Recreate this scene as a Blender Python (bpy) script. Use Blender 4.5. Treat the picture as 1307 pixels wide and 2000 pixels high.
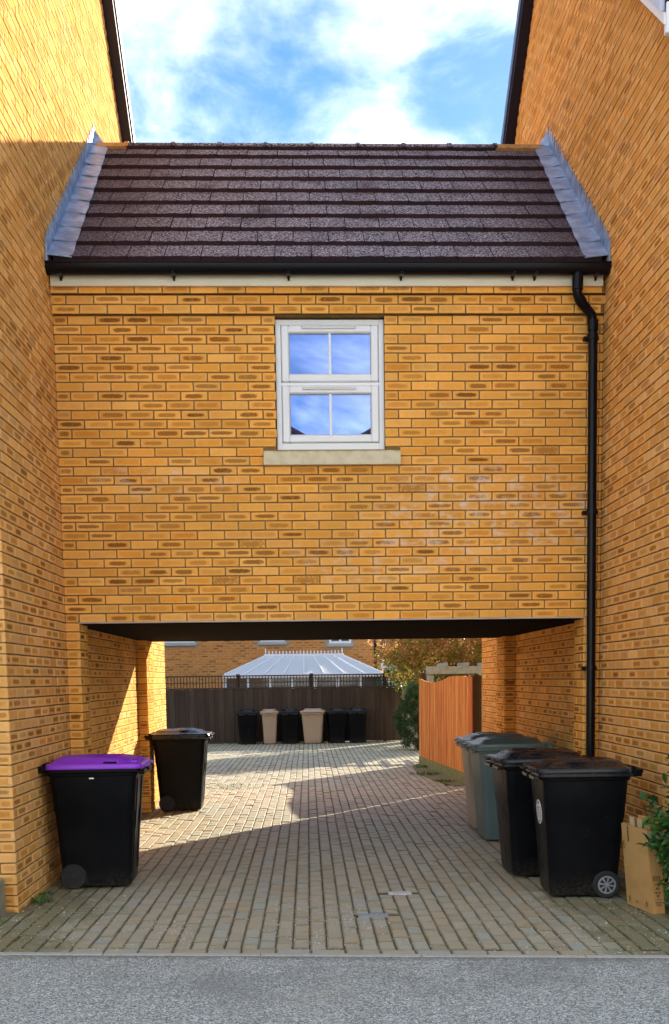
import bpy, math, random
import numpy as np
from mathutils import Vector, Matrix, Quaternion

for o in list(bpy.data.objects):
    bpy.data.objects.remove(o, do_unlink=True)
SC = bpy.context.scene
COL = SC.collection
R = math.radians
random.seed(7)
rng = np.random.default_rng(11)

# ---------------------------------------------------------------- camera
F, PX, PY = 2100.8, 679.0, 1550.8            # pixels of the 1307 x 2000 photograph
YAW, PITCH, ROLL = 0.0357, -0.1065, -0.0130
CAM = Vector((2.0186, -9.2024, 1.5646))
fwd = Vector((math.sin(YAW)*math.cos(PITCH), math.cos(YAW)*math.cos(PITCH), math.sin(PITCH)))
rgt = Vector((math.cos(YAW), -math.sin(YAW), 0))
upv = rgt.cross(fwd)
rg2 = rgt*math.cos(ROLL) + upv*math.sin(ROLL)
up2 = -rgt*math.sin(ROLL) + upv*math.cos(ROLL)
cd = bpy.data.cameras.new('camera')
cam = bpy.data.objects.new('camera', cd)
COL.objects.link(cam)
M = Matrix((rg2, up2, -fwd)).transposed().to_4x4()
M.translation = CAM
cam.matrix_world = M
cd.sensor_fit = 'VERTICAL'
cd.sensor_height = 36.0
cd.sensor_width = 36.0
cd.lens = F/2000*36.0
cd.shift_x = -(PX-653.5)/2000
cd.shift_y = (PY-1000)/2000
cd.clip_start = 0.05
cd.clip_end = 2000
SC.camera = cam

# ---------------------------------------------------------------- sky, sun, exposure
SUN_AZ = math.atan2(0.595, 0.804)            # clockwise from +Y
SUN_EL = R(20.5)
SUN_STRENGTH = 2.2
SKY_STRENGTH = 0.15
SKY_SEED = 8.78
EXPOSURE = 2.65
w = bpy.data.worlds.new('World')
SC.world = w
w.use_nodes = True
wt = w.node_tree
wt.nodes.clear()


class NT:
    """tiny helper: n(type, inputs by name/index, props) -> node; sockets may be passed as inputs"""
    def __init__(s, nt):
        s.nt = nt

    def n(s, typ, ins=None, **props):
        nd = s.nt.nodes.new('ShaderNode'+typ)
        for k, v in props.items():
            setattr(nd, k, v)
        for k, v in (ins or {}).items():
            sk = nd.inputs[k]
            if isinstance(v, bpy.types.NodeSocket):
                s.nt.links.new(v, sk)
            elif isinstance(v, bpy.types.Node):
                s.nt.links.new(v.outputs[0], sk)
            else:
                sk.default_value = v
        return nd

    def m(s, op, a, b=None, c=None, clamp=False):
        ins = {0: a}
        if b is not None:
            ins[1] = b
        if c is not None:
            ins[2] = c
        nd = s.n('Math', ins, operation=op)
        nd.use_clamp = clamp
        return nd.outputs[0]

    def mix(s, fac, a, b, blend='MIX'):
        nd = s.n('MixRGB', {0: fac, 1: a, 2: b}, blend_type=blend)
        return nd.outputs[0]

    def sstep(s, x, lo, hi):
        nd = s.n('MapRange', {0: x, 1: lo, 2: hi, 3: 0.0, 4: 1.0})
        nd.interpolation_type = 'SMOOTHSTEP'
        return nd.outputs[0]

    def noise(s, vec, scale, detail=3.0, rough=0.55, **k):
        ins = {'Scale': scale, 'Detail': detail, 'Roughness': rough}
        if vec is not None:
            ins['Vector'] = vec
        ins.update(k)
        return s.n('TexNoise', ins).outputs[0]


W_ = NT(wt)
sky = W_.n('TexSky', sky_type='NISHITA')
sky.sun_disc = False
sky.sun_elevation = SUN_EL
sky.sun_rotation = SUN_AZ
sky.air_density = 1.0
sky.dust_density = 0.3
sky.ozone_density = 2.0
tc = W_.n('TexCoord')
sep = W_.n('SeparateXYZ', {0: tc.outputs['Generated']})
zz = W_.m('ADD', W_.m('MAXIMUM', sep.outputs[2], 0.0), 0.22)
cv = W_.n('CombineXYZ', {0: W_.m('DIVIDE', sep.outputs[0], zz), 1: W_.m('DIVIDE', sep.outputs[1], zz), 2: SKY_SEED})
warp = W_.n('TexNoise', {'Vector': cv.outputs[0], 'Scale': 2.6, 'Detail': 2.0})
cvw = W_.n('VectorMath', {0: cv.outputs[0], 1: W_.n('VectorMath', {0: warp.outputs[1], 1: (0.22, 0.22, 0.0)}, operation='MULTIPLY').outputs[0]}, operation='ADD').outputs[0]
n1 = W_.noise(cvw, 2.5, 11.0, 0.57)
cl = W_.sstep(n1, 0.425, 0.69)
n2 = W_.noise(cvw, 4.0, 5.0, 0.6)
cloudcol = W_.n('CombineXYZ', {0: 1.0, 1: 1.0, 2: 1.0})
cb = W_.m('MULTIPLY_ADD', n2, 5.2, 0.2)
cvec = W_.n('VectorMath', {0: (0.94, 1.0, 1.12), 'Scale': cb}, operation='SCALE').outputs[0]
skyt = W_.n('HueSaturation', {'Saturation': 1.3, 'Value': 0.245, 'Color': sky.outputs[0]}).outputs[0]
skyc = W_.mix(W_.m('MULTIPLY', cl, 0.93), skyt, cvec)
bg = W_.n('Background', {0: skyc, 1: SKY_STRENGTH})
wo = W_.n('OutputWorld', {0: bg.outputs[0]})

sl = bpy.data.lights.new('sun', 'SUN')
sl.energy = SUN_STRENGTH
sl.angle = R(0.53)
sl.color = (1.0, 0.89, 0.73)
so = bpy.data.objects.new('sun', sl)
COL.objects.link(so)
SD = Vector((math.sin(SUN_AZ)*math.cos(SUN_EL), math.cos(SUN_AZ)*math.cos(SUN_EL), math.sin(SUN_EL)))
so.rotation_euler = (-SD).to_track_quat('-Z', 'Y').to_euler()
so.location = (12, 16, 14)

SC.view_settings.view_transform = 'Standard'
SC.view_settings.look = 'None'
SC.view_settings.exposure = EXPOSURE
SC.view_settings.gamma = 1.0
SC.view_settings.use_curve_mapping = False
SC.render.engine = 'CYCLES'
SC.cycles.max_bounces = 8
SC.cycles.transparent_max_bounces = 12


# ================================================================ materials
MATS = {}


def newmat(name):
    m = bpy.data.materials.new(name)
    m.use_nodes = True
    m.node_tree.nodes.clear()
    t = NT(m.node_tree)
    MATS[name] = m
    return m, t


def finish(t, color, rough=0.8, bump=None, bstr=0.3, bdist=0.01, metal=0.0, spec=0.5, **kw):
    ins = {'Base Color': color, 'Roughness': rough, 'Metallic': metal, 'Specular IOR Level': spec}
    ins.update(kw)
    if bump is not None:
        b = t.n('Bump', {'Strength': bstr, 'Distance': bdist, 'Height': bump})
        ins['Normal'] = b.outputs[0]
    p = t.n('BsdfPrincipled', ins)
    t.n('OutputMaterial', {0: p.outputs[0]})
    return p


def C(*a):
    return (a[0], a[1], a[2], 1.0)


def ramp(t, fac, stops):
    nd = t.n('ValToRGB', {0: fac})
    cr = nd.color_ramp
    while len(cr.elements) < len(stops):
        cr.elements.new(0.5)
    for e, (p, c) in zip(cr.elements, stops):
        e.position = p
        e.color = C(*c)
    return nd.outputs[0]


def brick_mat(name, salts=False, tint=(1, 1, 1), dark=1.0, burnt=0.978):
    m, t = newmat(name)
    pos = t.n('NewGeometry').outputs['Position']
    at = t.n('Attribute', attribute_name='rnd', attribute_type='GEOMETRY')
    wn = t.n('TexWhiteNoise', {'W': at.outputs['Fac']}, noise_dimensions='1D')
    sp = t.n('SeparateColor', {0: wn.outputs['Color']})
    r1, r2, r3 = sp.outputs[0], sp.outputs[1], sp.outputs[2]
    uv = t.n('UVMap')
    us = t.n('SeparateXYZ', {0: uv.outputs[0]})
    du = t.m('ABSOLUTE', t.m('SUBTRACT', us.outputs[0], t.m('MULTIPLY_ADD', r3, 0.08, 0.46)))
    dv = t.m('ABSOLUTE', t.m('SUBTRACT', us.outputs[1], t.m('MULTIPLY_ADD', r2, 0.10, 0.45)))
    nz = t.noise(pos, 55.0, 3.0, 0.6)
    fine = t.noise(pos, 420.0, 2.0, 0.7)
    q = t.m('ADD', t.m('POWER', t.m('DIVIDE', du, t.m('MULTIPLY_ADD', r2, 0.14, 0.33)), 4.0), t.m('POWER', t.m('DIVIDE', dv, t.m('MULTIPLY_ADD', r3, 0.10, 0.25)), 2.6))
    q = t.m('ADD', q, t.m('MULTIPLY', t.m('SUBTRACT', nz, 0.5), 1.7))
    blob = t.m('SUBTRACT', 1.0, t.sstep(q, 0.35, 1.25))
    stren = t.n('MapRange', {0: r1, 1: 0.15, 2: 1.0, 3: 0.0, 4: 1.0})
    st = t.m('POWER', stren.outputs[0], 1.7)
    st = t.m('MULTIPLY', st, 0.95*dark)
    # a few bricks carry the burnt colour over nearly the whole face
    full = t.m('GREATER_THAN', r3, burnt)
    blob = t.m('MAXIMUM', blob, t.m('MULTIPLY', full, t.sstep(nz, 0.30, 0.62)))
    st = t.m('MAXIMUM', st, t.m('MULTIPLY', full, 0.6*dark))
    base = ramp(t, r2, [(0.0, (0.80*tint[0], 0.330*tint[1], 0.048*tint[2])), (0.35, (0.86*tint[0], 0.400*tint[1], 0.075*tint[2])),
                        (0.62, (0.76*tint[0], 0.292*tint[1], 0.036*tint[2])), (0.85, (0.88*tint[0], 0.435*tint[1], 0.100*tint[2])), (1.0, (0.80*tint[0], 0.355*tint[1], 0.080*tint[2]))])
    edge = t.m('MAXIMUM', t.sstep(t.m('ABSOLUTE', t.m('SUBTRACT', us.outputs[0], 0.5)), 0.40, 0.49),
               t.sstep(t.m('ABSOLUTE', t.m('SUBTRACT', us.outputs[1], 0.5)), 0.28, 0.47))
    base = t.mix(t.m('MULTIPLY', edge, 0.42), base, C(0.90*tint[0], 0.50*tint[1], 0.15*tint[2]))
    base = t.mix(t.m('MULTIPLY', blob, st), base, C(0.165, 0.046, 0.008))
    # small drag marks and sand grains
    sc = t.n('VectorMath', {0: pos, 1: (60.0, 60.0, 240.0)}, operation='MULTIPLY').outputs[0]
    drag = t.noise(sc, 1.0, 2.0, 0.6)
    base = t.mix(t.m('MULTIPLY', t.sstep(drag, 0.60, 0.72), 0.30), base, C(0.30, 0.13, 0.03))
    base = t.mix(t.m('MULTIPLY', t.sstep(fine, 0.35, 0.75), 0.20), base, C(0.80, 0.48, 0.16))
    med = t.noise(pos, 17.0, 4.0, 0.65)
    base = t.mix(t.m('MULTIPLY', t.sstep(med, 0.5, 0.78), 0.22), base, C(0.42, 0.20, 0.035))
    base = t.mix(t.m('MULTIPLY', t.sstep(med, 0.5, 0.25), 0.25), base, C(0.90, 0.54, 0.16))
    val = t.m('MULTIPLY_ADD', t.m('FRACT', t.m('MULTIPLY', r1, 7.31)), 0.20, 0.90)
    base = t.mix(1.0, base, t.n('CombineXYZ', {0: val, 1: val, 2: val}).outputs[0], 'MULTIPLY')
    big = t.noise(pos, 0.9, 3.0, 0.5)
    base = t.mix(t.m('MULTIPLY', t.sstep(big, 0.45, 0.72), 0.26), base, C(0.42, 0.20, 0.045))
    if salts:
        ps = t.n('SeparateXYZ', {0: pos})
        for cx, cz, rx, rz, k in ((3.55, 2.95, 1.15, 0.50, 0.62), (0.85, 3.22, 0.75, 0.18, 0.40), (2.6, 2.55, 0.9, 0.25, 0.35)):
            g = t.m('ADD', t.m('POWER', t.m('DIVIDE', t.m('SUBTRACT', ps.outputs[0], cx), rx), 2.0),
                    t.m('POWER', t.m('DIVIDE', t.m('SUBTRACT', ps.outputs[2], cz), rz), 2.0))
            ns = t.noise(t.n('VectorMath', {0: pos, 1: (7.0, 7.0, 12.0)}, operation='MULTIPLY').outputs[0], 1.0, 5.0, 0.65)
            mk = t.m('MULTIPLY', t.m('SUBTRACT', 1.0, t.sstep(g, 0.2, 1.1)), t.sstep(ns, 0.47, 0.68))
            base = t.mix(t.m('MULTIPLY', mk, k), base, C(0.72, 0.62, 0.52))
    h = t.m('ADD', t.m('MULTIPLY', fine, 0.5), t.m('MULTIPLY', nz, 1.0))
    finish(t, base, 0.95, h, 0.35, 0.004, spec=0.04)
    return m


brick_mat('brick_link', salts=True)
brick_mat('brick_house', dark=0.85, tint=(0.93, 1.0, 1.45), burnt=0.99)
brick_mat('brick_far', tint=(0.75, 0.62, 0.75))


def simple(name, col, rough=0.6, nscale=None, namt=0.25, bstr=0.0, spec=0.5, metal=0.0, col2=None, bscale=None):
    m, t = newmat(name)
    c = C(*col)
    bump = None
    if nscale:
        pos = t.n('NewGeometry').outputs['Position']
        nz = t.noise(pos, nscale, 5.0, 0.6)
        c2 = C(*(col2 or [v*0.55 for v in col]))
        c = t.mix(t.m('MULTIPLY', t.sstep(nz, 0.35, 0.75), namt), c, c2)
        if bstr:
            bump = t.noise(pos, bscale or nscale*4, 3.0, 0.6)
    finish(t, c, rough, bump, bstr, 0.004, metal, spec)
    return m


simple('mortar', (0.24, 0.145, 0.055), 0.95, 14, 0.6, 0.4, 0.05, col2=(0.14, 0.08, 0.028), bscale=300)
simple('mortar_far', (0.40, 0.30, 0.2), 0.95)
simple('upvc_white', (0.80, 0.81, 0.82), 0.35, 3.0, 0.10)
simple('upvc_dark_joint', (0.35, 0.37, 0.40), 0.5)
simple('fascia_cream', (0.76, 0.72, 0.58), 0.5, 4.0, 0.3, col2=(0.55, 0.50, 0.36))
simple('black_plastic', (0.010, 0.011, 0.013), 0.33, 6.0, 0.4, col2=(0.03, 0.03, 0.032))
simple('gutter_black', (0.003, 0.003, 0.006), 0.30, spec=0.2)
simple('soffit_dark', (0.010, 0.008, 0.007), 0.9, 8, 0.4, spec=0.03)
simple('steel_lintel', (0.55, 0.50, 0.46), 0.55, 9, 0.5, col2=(0.32, 0.22, 0.15))
simple('interior', (0.05, 0.055, 0.07), 0.9)
simple('lamp_cloth', (0.85, 0.80, 0.72), 0.9)
simple('board_dark', (0.010, 0.009, 0.022), 0.45, 5, 0.4, spec=0.3)
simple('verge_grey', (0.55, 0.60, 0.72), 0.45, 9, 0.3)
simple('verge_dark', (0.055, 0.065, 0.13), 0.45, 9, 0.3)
simple('verge_edge', (0.82, 0.82, 0.80), 0.5)
simple('terracotta', (0.42, 0.22, 0.07), 0.9, 22, 0.6, 0.4, col2=(0.16, 0.09, 0.03))
simple('hub_silver', (0.26, 0.28, 0.31), 0.4, metal=0.5)
simple('rubber', (0.012, 0.012, 0.013), 0.75)
simple('concrete', (0.45, 0.44, 0.40), 0.9, 30, 0.5, 0.4, col2=(0.25, 0.25, 0.2))
simple('concrete_moss', (0.24, 0.21, 0.07), 0.95, 12, 0.7, 0.5, col2=(0.10, 0.11, 0.02))
simple('grey_wood', (0.445, 0.398, 0.275), 0.85, 10, 0.5, 0.3, col2=(0.20, 0.18, 0.14))
simple('polycarb', (0.62, 0.64, 0.65), 0.3)
simple('ribbed_plastic', (0.30, 0.27, 0.18), 0.7, 12, 0.5)
simple('sticker_silver', (0.72, 0.73, 0.74), 0.4)
simple('sticker_ink', (0.06, 0.06, 0.065), 0.6)
simple('cover_pale', (0.62, 0.61, 0.58), 0.7, 60, 0.4)
simple('cover_blue', (0.30, 0.34, 0.36), 0.8, 40, 0.5)
simple('trunk_bark', (0.10, 0.07, 0.045), 0.9, 14, 0.6, 0.5)
simple('print_ink', (0.12, 0.06, 0.025), 0.8)
simple('tin_tag', (0.75, 0.75, 0.75), 0.4)
simple('pier_mass', (0.40, 0.27, 0.12), 0.95)
simple('render_white', (0.78, 0.77, 0.75), 0.9)
simple('verge_soil', (0.23, 0.20, 0.11), 0.95, 25, 0.8, 0.6, 0.2, col2=(0.10, 0.11, 0.03), bscale=150)
simple('door_dark', (0.05, 0.07, 0.10), 0.4)
simple('fence_post_wood', (0.055, 0.035, 0.022), 0.85, 9, 0.5)


def plastic(name, col, dust=(0.35, 0.30, 0.22), amt=0.25, rough=0.38, spec=0.4):
    m, t = newmat(name)
    g = t.n('NewGeometry')
    pos = g.outputs['Position']
    n = t.noise(pos, 5.0, 5.0, 0.65)
    st = t.noise(t.n('VectorMath', {0: pos, 1: (22.0, 22.0, 2.0)}, operation='MULTIPLY').outputs[0], 1.0, 4.0, 0.6)
    nz = t.n('SeparateXYZ', {0: g.outputs['Normal']}).outputs[2]
    k = t.m('ADD', t.m('MULTIPLY', t.sstep(n, 0.45, 0.75), 0.6), t.m('MULTIPLY', t.sstep(st, 0.5, 0.8), 0.5))
    c = t.mix(t.m('MULTIPLY', k, amt), C(*col), C(*dust))
    pz = t.n('SeparateXYZ', {0: pos}).outputs[2]
    spl = t.m('MULTIPLY', t.m('SUBTRACT', 1.0, t.sstep(t.m('ADD', pz, t.m('MULTIPLY', n, 0.25)), 0.08, 0.34)), t.sstep(t.noise(pos, 40.0, 4.0, 0.7), 0.38, 0.62))
    c = t.mix(t.m('MULTIPLY', spl, 0.40), c, C(0.10, 0.085, 0.06))
    scr = t.noise(t.n('VectorMath', {0: pos, 1: (9.0, 9.0, 160.0)}, operation='MULTIPLY').outputs[0], 1.0, 2.0, 0.5)
    c = t.mix(t.m('MULTIPLY', t.m('MULTIPLY', t.sstep(scr, 0.70, 0.76), t.sstep(n, 0.5, 0.65)), 0.35), c, C(0.16, 0.16, 0.16))
    r = t.m('MULTIPLY_ADD', k, 0.25, rough)
    bmp = t.noise(pos, 900.0, 2.0, 0.5)
    finish(t, c, r, bmp, 0.06, 0.002, spec=spec)
    return m


plastic('bin_black', (0.0035, 0.004, 0.0055), (0.016, 0.015, 0.014), 0.25, 0.34, 0.10)
plastic('bin_purple', (0.27, 0.035, 0.62), (0.36, 0.14, 0.60), 0.25, 0.33)
plastic('bin_green', (0.080, 0.125, 0.125), (0.16, 0.17, 0.13), 0.35, 0.42)
plastic('bin_grey', (0.27, 0.25, 0.215), (0.36, 0.32, 0.25), 0.4, 0.45)
plastic('bin_far_pale', (0.42, 0.30, 0.20), (0.45, 0.36, 0.28), 0.4, 0.45)
plastic('bin_lid_dark', (0.010, 0.011, 0.014), (0.045, 0.046, 0.05), 0.35, 0.24, 0.3)
plastic('bin_lid_grey', (0.16, 0.165, 0.16), (0.36, 0.36, 0.35), 0.5, 0.33)
plastic('bin_lid_green', (0.075, 0.105, 0.095), (0.25, 0.27, 0.25), 0.5, 0.33)


def tile_mat():
    m, t = newmat('roof_tile')
    pos = t.n('NewGeometry').outputs['Position']
    at = t.n('Attribute', attribute_name='rnd', attribute_type='GEOMETRY')
    wn = t.n('TexWhiteNoise', {'W': at.outputs['Fac']}, noise_dimensions='1D')
    sp = t.n('SeparateColor', {0: wn.outputs['Color']})
    base = ramp(t, sp.outputs[0], [(0.0, (0.034, 0.014, 0.016)), (0.5, (0.040, 0.021, 0.027)), (1.0, (0.026, 0.016, 0.023))])
    v = t.n('TexVoronoi', {'Vector': pos, 'Scale': 85.0, 'Randomness': 1.0})
    v2 = t.noise(pos, 62.0, 3.0, 0.75)
    big = t.noise(pos, 2.2, 4.0, 0.6)
    ps = t.n('SeparateXYZ', {0: pos})
    # lichen keeps off the strips washed by the lead on both sides
    side = t.m('MULTIPLY', t.sstep(ps.outputs[0], 0.2, 1.3), t.sstep(t.m('SUBTRACT', 4.52, ps.outputs[0]), 0.2, 1.0))
    amt = t.m('MULTIPLY', t.m('MULTIPLY_ADD', side, 0.65, 0.35), t.sstep(big, 0.1, 0.5))
    spk = t.m('MULTIPLY', t.sstep(v2, 0.475, 0.565), amt)
    g = t.n('NewGeometry')
    up = t.sstep(t.n('SeparateXYZ', {0: g.outputs['Normal']}).outputs[2], 0.25, 0.6)
    spk = t.m('MULTIPLY', spk, up)
    c = t.mix(t.m('MULTIPLY', spk, 0.85), base, C(0.46, 0.44, 0.50))
    c = t.mix(t.m('MULTIPLY', t.sstep(v2, 0.35, 0.45), 0.0), c, C(0.3, 0.3, 0.3))
    finish(t, c, 0.9, v2, 0.5, 0.006, spec=0.2)


tile_mat()


def lead_mat():
    m, t = newmat('lead')
    pos = t.n('NewGeometry').outputs['Position']
    n = t.noise(pos, 7.0, 5.0, 0.6)
    c = t.mix(t.sstep(n, 0.35, 0.7), C(0.17, 0.24, 0.38), C(0.33, 0.43, 0.62))
    finish(t, c, 0.42, n, 0.15, 0.01, metal=0.25)


lead_mat()


def paver_mat():
    m, t = newmat('paver')
    g = t.n('NewGeometry')
    pos = g.outputs['Position']
    at = t.n('Attribute', attribute_name='rnd', attribute_type='GEOMETRY')
    wn = t.n('TexWhiteNoise', {'W': at.outputs['Fac']}, noise_dimensions='1D')
    sp = t.n('SeparateColor', {0: wn.outputs['Color']})
    base = ramp(t, sp.outputs[0], [(0.0, (0.385, 0.322, 0.205)), (0.3, (0.445, 0.398, 0.275)), (0.55, (0.375, 0.362, 0.265)), (0.8, (0.435, 0.345, 0.21)), (1.0, (0.385, 0.392, 0.315))])
    fine = t.noise(pos, 260.0, 3.0, 0.7)
    base = t.mix(t.m('MULTIPLY', t.sstep(fine, 0.45, 0.7), 0.35), base, C(0.55, 0.51, 0.40))
    base = t.mix(t.m('MULTIPLY', t.sstep(t.m('SUBTRACT', 1.0, fine), 0.5, 0.7), 0.45), base, C(0.10, 0.085, 0.07))
    uv = t.n('SeparateXYZ', {0: t.n('UVMap').outputs[0]})
    eu = t.m('SUBTRACT', 0.5, t.m('ABSOLUTE', t.m('SUBTRACT', uv.outputs[0], 0.5)))
    ev = t.m('MULTIPLY', t.m('SUBTRACT', 0.5, t.m('ABSOLUTE', t.m('SUBTRACT', uv.outputs[1], 0.5))), 2.0)
    ed = t.m('ADD', t.m('MINIMUM', eu, ev), t.m('MULTIPLY', t.m('SUBTRACT', t.noise(pos, 45.0, 3.0, 0.6), 0.5), 0.12))
    dirt = t.m('SUBTRACT', 1.0, t.sstep(ed, 0.03, 0.13))
    base = t.mix(t.m('MULTIPLY', dirt, 0.55), base, C(0.115, 0.090, 0.035))
    ps = t.n('SeparateXYZ', {0: pos})
    big = t.noise(pos, 1.3, 5.0, 0.62)
    mid = t.noise(pos, 6.0, 5.0, 0.65)
    # moss: along the walls, under the bins and in patches
    xl = t.m('SUBTRACT', 1.0, t.sstep(ps.outputs[0], 0.1, 1.0))
    xr = t.sstep(ps.outputs[0], 3.1, 4.3)
    fr = t.m('SUBTRACT', 1.0, t.sstep(ps.outputs[1], -1.6, 0.6))
    wallm = t.m('MULTIPLY', t.m('MAXIMUM', xl, xr), t.m('MULTIPLY_ADD', fr, 0.75, 0.15))
    mk = t.m('ADD', t.m('MULTIPLY', wallm, 0.55), t.m('MULTIPLY', big, 0.75))
    mk = t.m('ADD', mk, t.m('MULTIPLY', t.m('SUBTRACT', mid, 0.5), 0.8))
    mk = t.sstep(mk, 0.45, 0.82)
    base = t.mix(t.m('MULTIPLY', mk, 0.62), base, C(0.115, 0.110, 0.030))
    # pale lichen spots
    lich = t.m('MULTIPLY', t.sstep(t.noise(pos, 38.0, 2.0, 0.5), 0.66, 0.72), t.sstep(big, 0.40, 0.62))
    base = t.mix(t.m('MULTIPLY', lich, 0.55), base, C(0.50, 0.50, 0.46))
    rr = t.m('MULTIPLY_ADD', mid, 0.35, 0.42)
    finish(t, base, rr, fine, 0.4, 0.004, spec=0.30)
    m, t = newmat('paving_bed')
    pos = t.n('NewGeometry').outputs['Position']
    n = t.noise(pos, 5.0, 4.0, 0.6)
    c = t.mix(t.sstep(n, 0.42, 0.66), C(0.085, 0.066, 0.042), C(0.100, 0.105, 0.025))
    finish(t, c, 0.95, t.noise(pos, 200.0, 2.0), 0.5, 0.004, spec=0.2)


paver_mat()


def asphalt_mat():
    m, t = newmat('asphalt')
    pos = t.n('NewGeometry').outputs['Position']
    v = t.n('TexVoronoi', {'Vector': pos, 'Scale': 95.0})
    sp = t.n('SeparateColor', {0: v.outputs['Color']})
    fine = t.noise(pos, 130.0, 3.0, 0.7)
    base = ramp(t, sp.outputs[0], [(0.0, (0.25, 0.255, 0.215)), (0.45, (0.50, 0.51, 0.445)), (0.75, (0.66, 0.67, 0.60)), (1.0, (0.80, 0.80, 0.74))])
    base = t.mix(t.sstep(fine, 0.40, 0.52), C(0.075, 0.085, 0.08), base)
    big = t.noise(pos, 1.6, 4.0, 0.6)
    base = t.mix(t.m('MULTIPLY', t.sstep(big, 0.48, 0.72), 0.4), base, C(0.34, 0.32, 0.25))
    base = t.mix(t.m('MULTIPLY', t.sstep(t.noise(pos, 0.7, 5.0, 0.65), 0.5, 0.7), 0.45), base, C(0.16, 0.165, 0.15))
    ps = t.n('SeparateXYZ', {0: pos})
    dk = t.m('ADD', ps.outputs[1], t.m('MULTIPLY_ADD', ps.outputs[0], 0.1045, 3.0))
    dk = t.m('ADD', dk, t.m('MULTIPLY', t.m('SUBTRACT', t.noise(pos, 6.0, 4.0, 0.6), 0.5), 0.22))
    base = t.mix(t.m('MULTIPLY', t.sstep(dk, -0.13, 0.0), 0.55), base, C(0.13, 0.12, 0.06))
    h = t.m('ADD', t.m('MULTIPLY', fine, 1.0), t.m('SUBTRACT', 1.0, v.outputs['Distance']))
    finish(t, base, 0.8, h, 0.7, 0.006, spec=0.4)


asphalt_mat()


def glass_mat():
    m, t = newmat('window_glass')
    tr = t.n('BsdfTransparent', {0: C(0.75, 0.82, 0.90)})
    gl = t.n('BsdfGlossy', {0: C(0.42, 0.53, 0.92), 'Roughness': 0.012})
    mx = t.n('MixShader', {0: 0.62, 1: tr.outputs[0], 2: gl.outputs[0]})
    t.n('OutputMaterial', {0: mx.outputs[0]})
    m, t = newmat('far_glass')
    pr = finish(t, C(0.05, 0.06, 0.07), 0.08, spec=0.8)


glass_mat()


def wood_mat(name, c1, c2, c3, rough=0.75):
    m, t = newmat(name)
    pos = t.n('NewGeometry').outputs['Position']
    at = t.n('Attribute', attribute_name='rnd', attribute_type='GEOMETRY')
    wn = t.n('TexWhiteNoise', {'W': at.outputs['Fac']}, noise_dimensions='1D')
    sp = t.n('SeparateColor', {0: wn.outputs['Color']})
    base = t.mix(sp.outputs[0], C(*c1), C(*c2))
    st = t.n('VectorMath', {0: pos, 1: (55.0, 24.0, 1.3)}, operation='MULTIPLY').outputs[0]
    g = t.noise(st, 1.0, 4.0, 0.6)
    base = t.mix(t.m('MULTIPLY', t.sstep(g, 0.42, 0.68), 0.75), base, C(*c3))
    finish(t, base, rough, g, 0.3, 0.006, spec=0.3)


wood_mat('fence_orange', (0.60, 0.165, 0.018), (0.78, 0.32, 0.065), (0.30, 0.055, 0.008))
wood_mat('fence_dark', (0.050, 0.032, 0.022), (0.085, 0.055, 0.036), (0.028, 0.018, 0.012))


def leaf_mat(name, stops, rough=0.45, trans=0.15):
    m, t = newmat(name)
    at = t.n('Attribute', attribute_name='rnd', attribute_type='GEOMETRY')
    c = ramp(t, at.outputs['Fac'], stops)
    p = t.n('BsdfPrincipled', {'Base Color': c, 'Roughness': rough, 'Specular IOR Level': 0.4})
    tl = t.n('BsdfTranslucent', {0: c})
    mx = t.n('MixShader', {0: trans, 1: p.outputs[0], 2: tl.outputs[0]})
    t.n('OutputMaterial', {0: mx.outputs[0]})


leaf_mat('leaf_laurel', [(0.0, (0.012, 0.045, 0.010)), (0.5, (0.030, 0.10, 0.018)), (0.85, (0.070, 0.18, 0.030)), (1.0, (0.17, 0.27, 0.06))], 0.32)
leaf_mat('leaf_photinia', [(0.0, (0.05, 0.14, 0.02)), (0.3, (0.20, 0.29, 0.04)), (0.55, (0.50, 0.36, 0.07)), (0.8, (0.66, 0.30, 0.10)), (1.0, (0.78, 0.46, 0.22))], 0.45, 0.5)
leaf_mat('leaf_conifer', [(0.0, (0.015, 0.045, 0.012)), (0.6, (0.065, 0.125, 0.030)), (1.0, (0.22, 0.28, 0.11))], 0.6, 0.1)
leaf_mat('leaf_weed', [(0.0, (0.03, 0.09, 0.012)), (1.0, (0.14, 0.26, 0.035))], 0.6, 0.2)
simple('grit_stone', (0.60, 0.57, 0.50), 0.9, 70, 0.6, col2=(0.30, 0.28, 0.20))


def card_mat():
    m, t = newmat('cardboard')
    pos = t.n('NewGeometry').outputs['Position']
    n = t.noise(t.n('VectorMath', {0: pos, 1: (160.0, 160.0, 8.0)}, operation='MULTIPLY').outputs[0], 1.0, 2.0, 0.6)
    b = t.noise(pos, 9.0, 4.0, 0.6)
    c = t.mix(t.m('MULTIPLY', t.sstep(b, 0.4, 0.7), 0.35), C(0.50, 0.285, 0.100), C(0.38, 0.19, 0.055))
    finish(t, c, 0.85, n, 0.15, 0.003, spec=0.2)


card_mat()
simple('card_flap', (0.58, 0.42, 0.22), 0.85, 20, 0.3)


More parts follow.
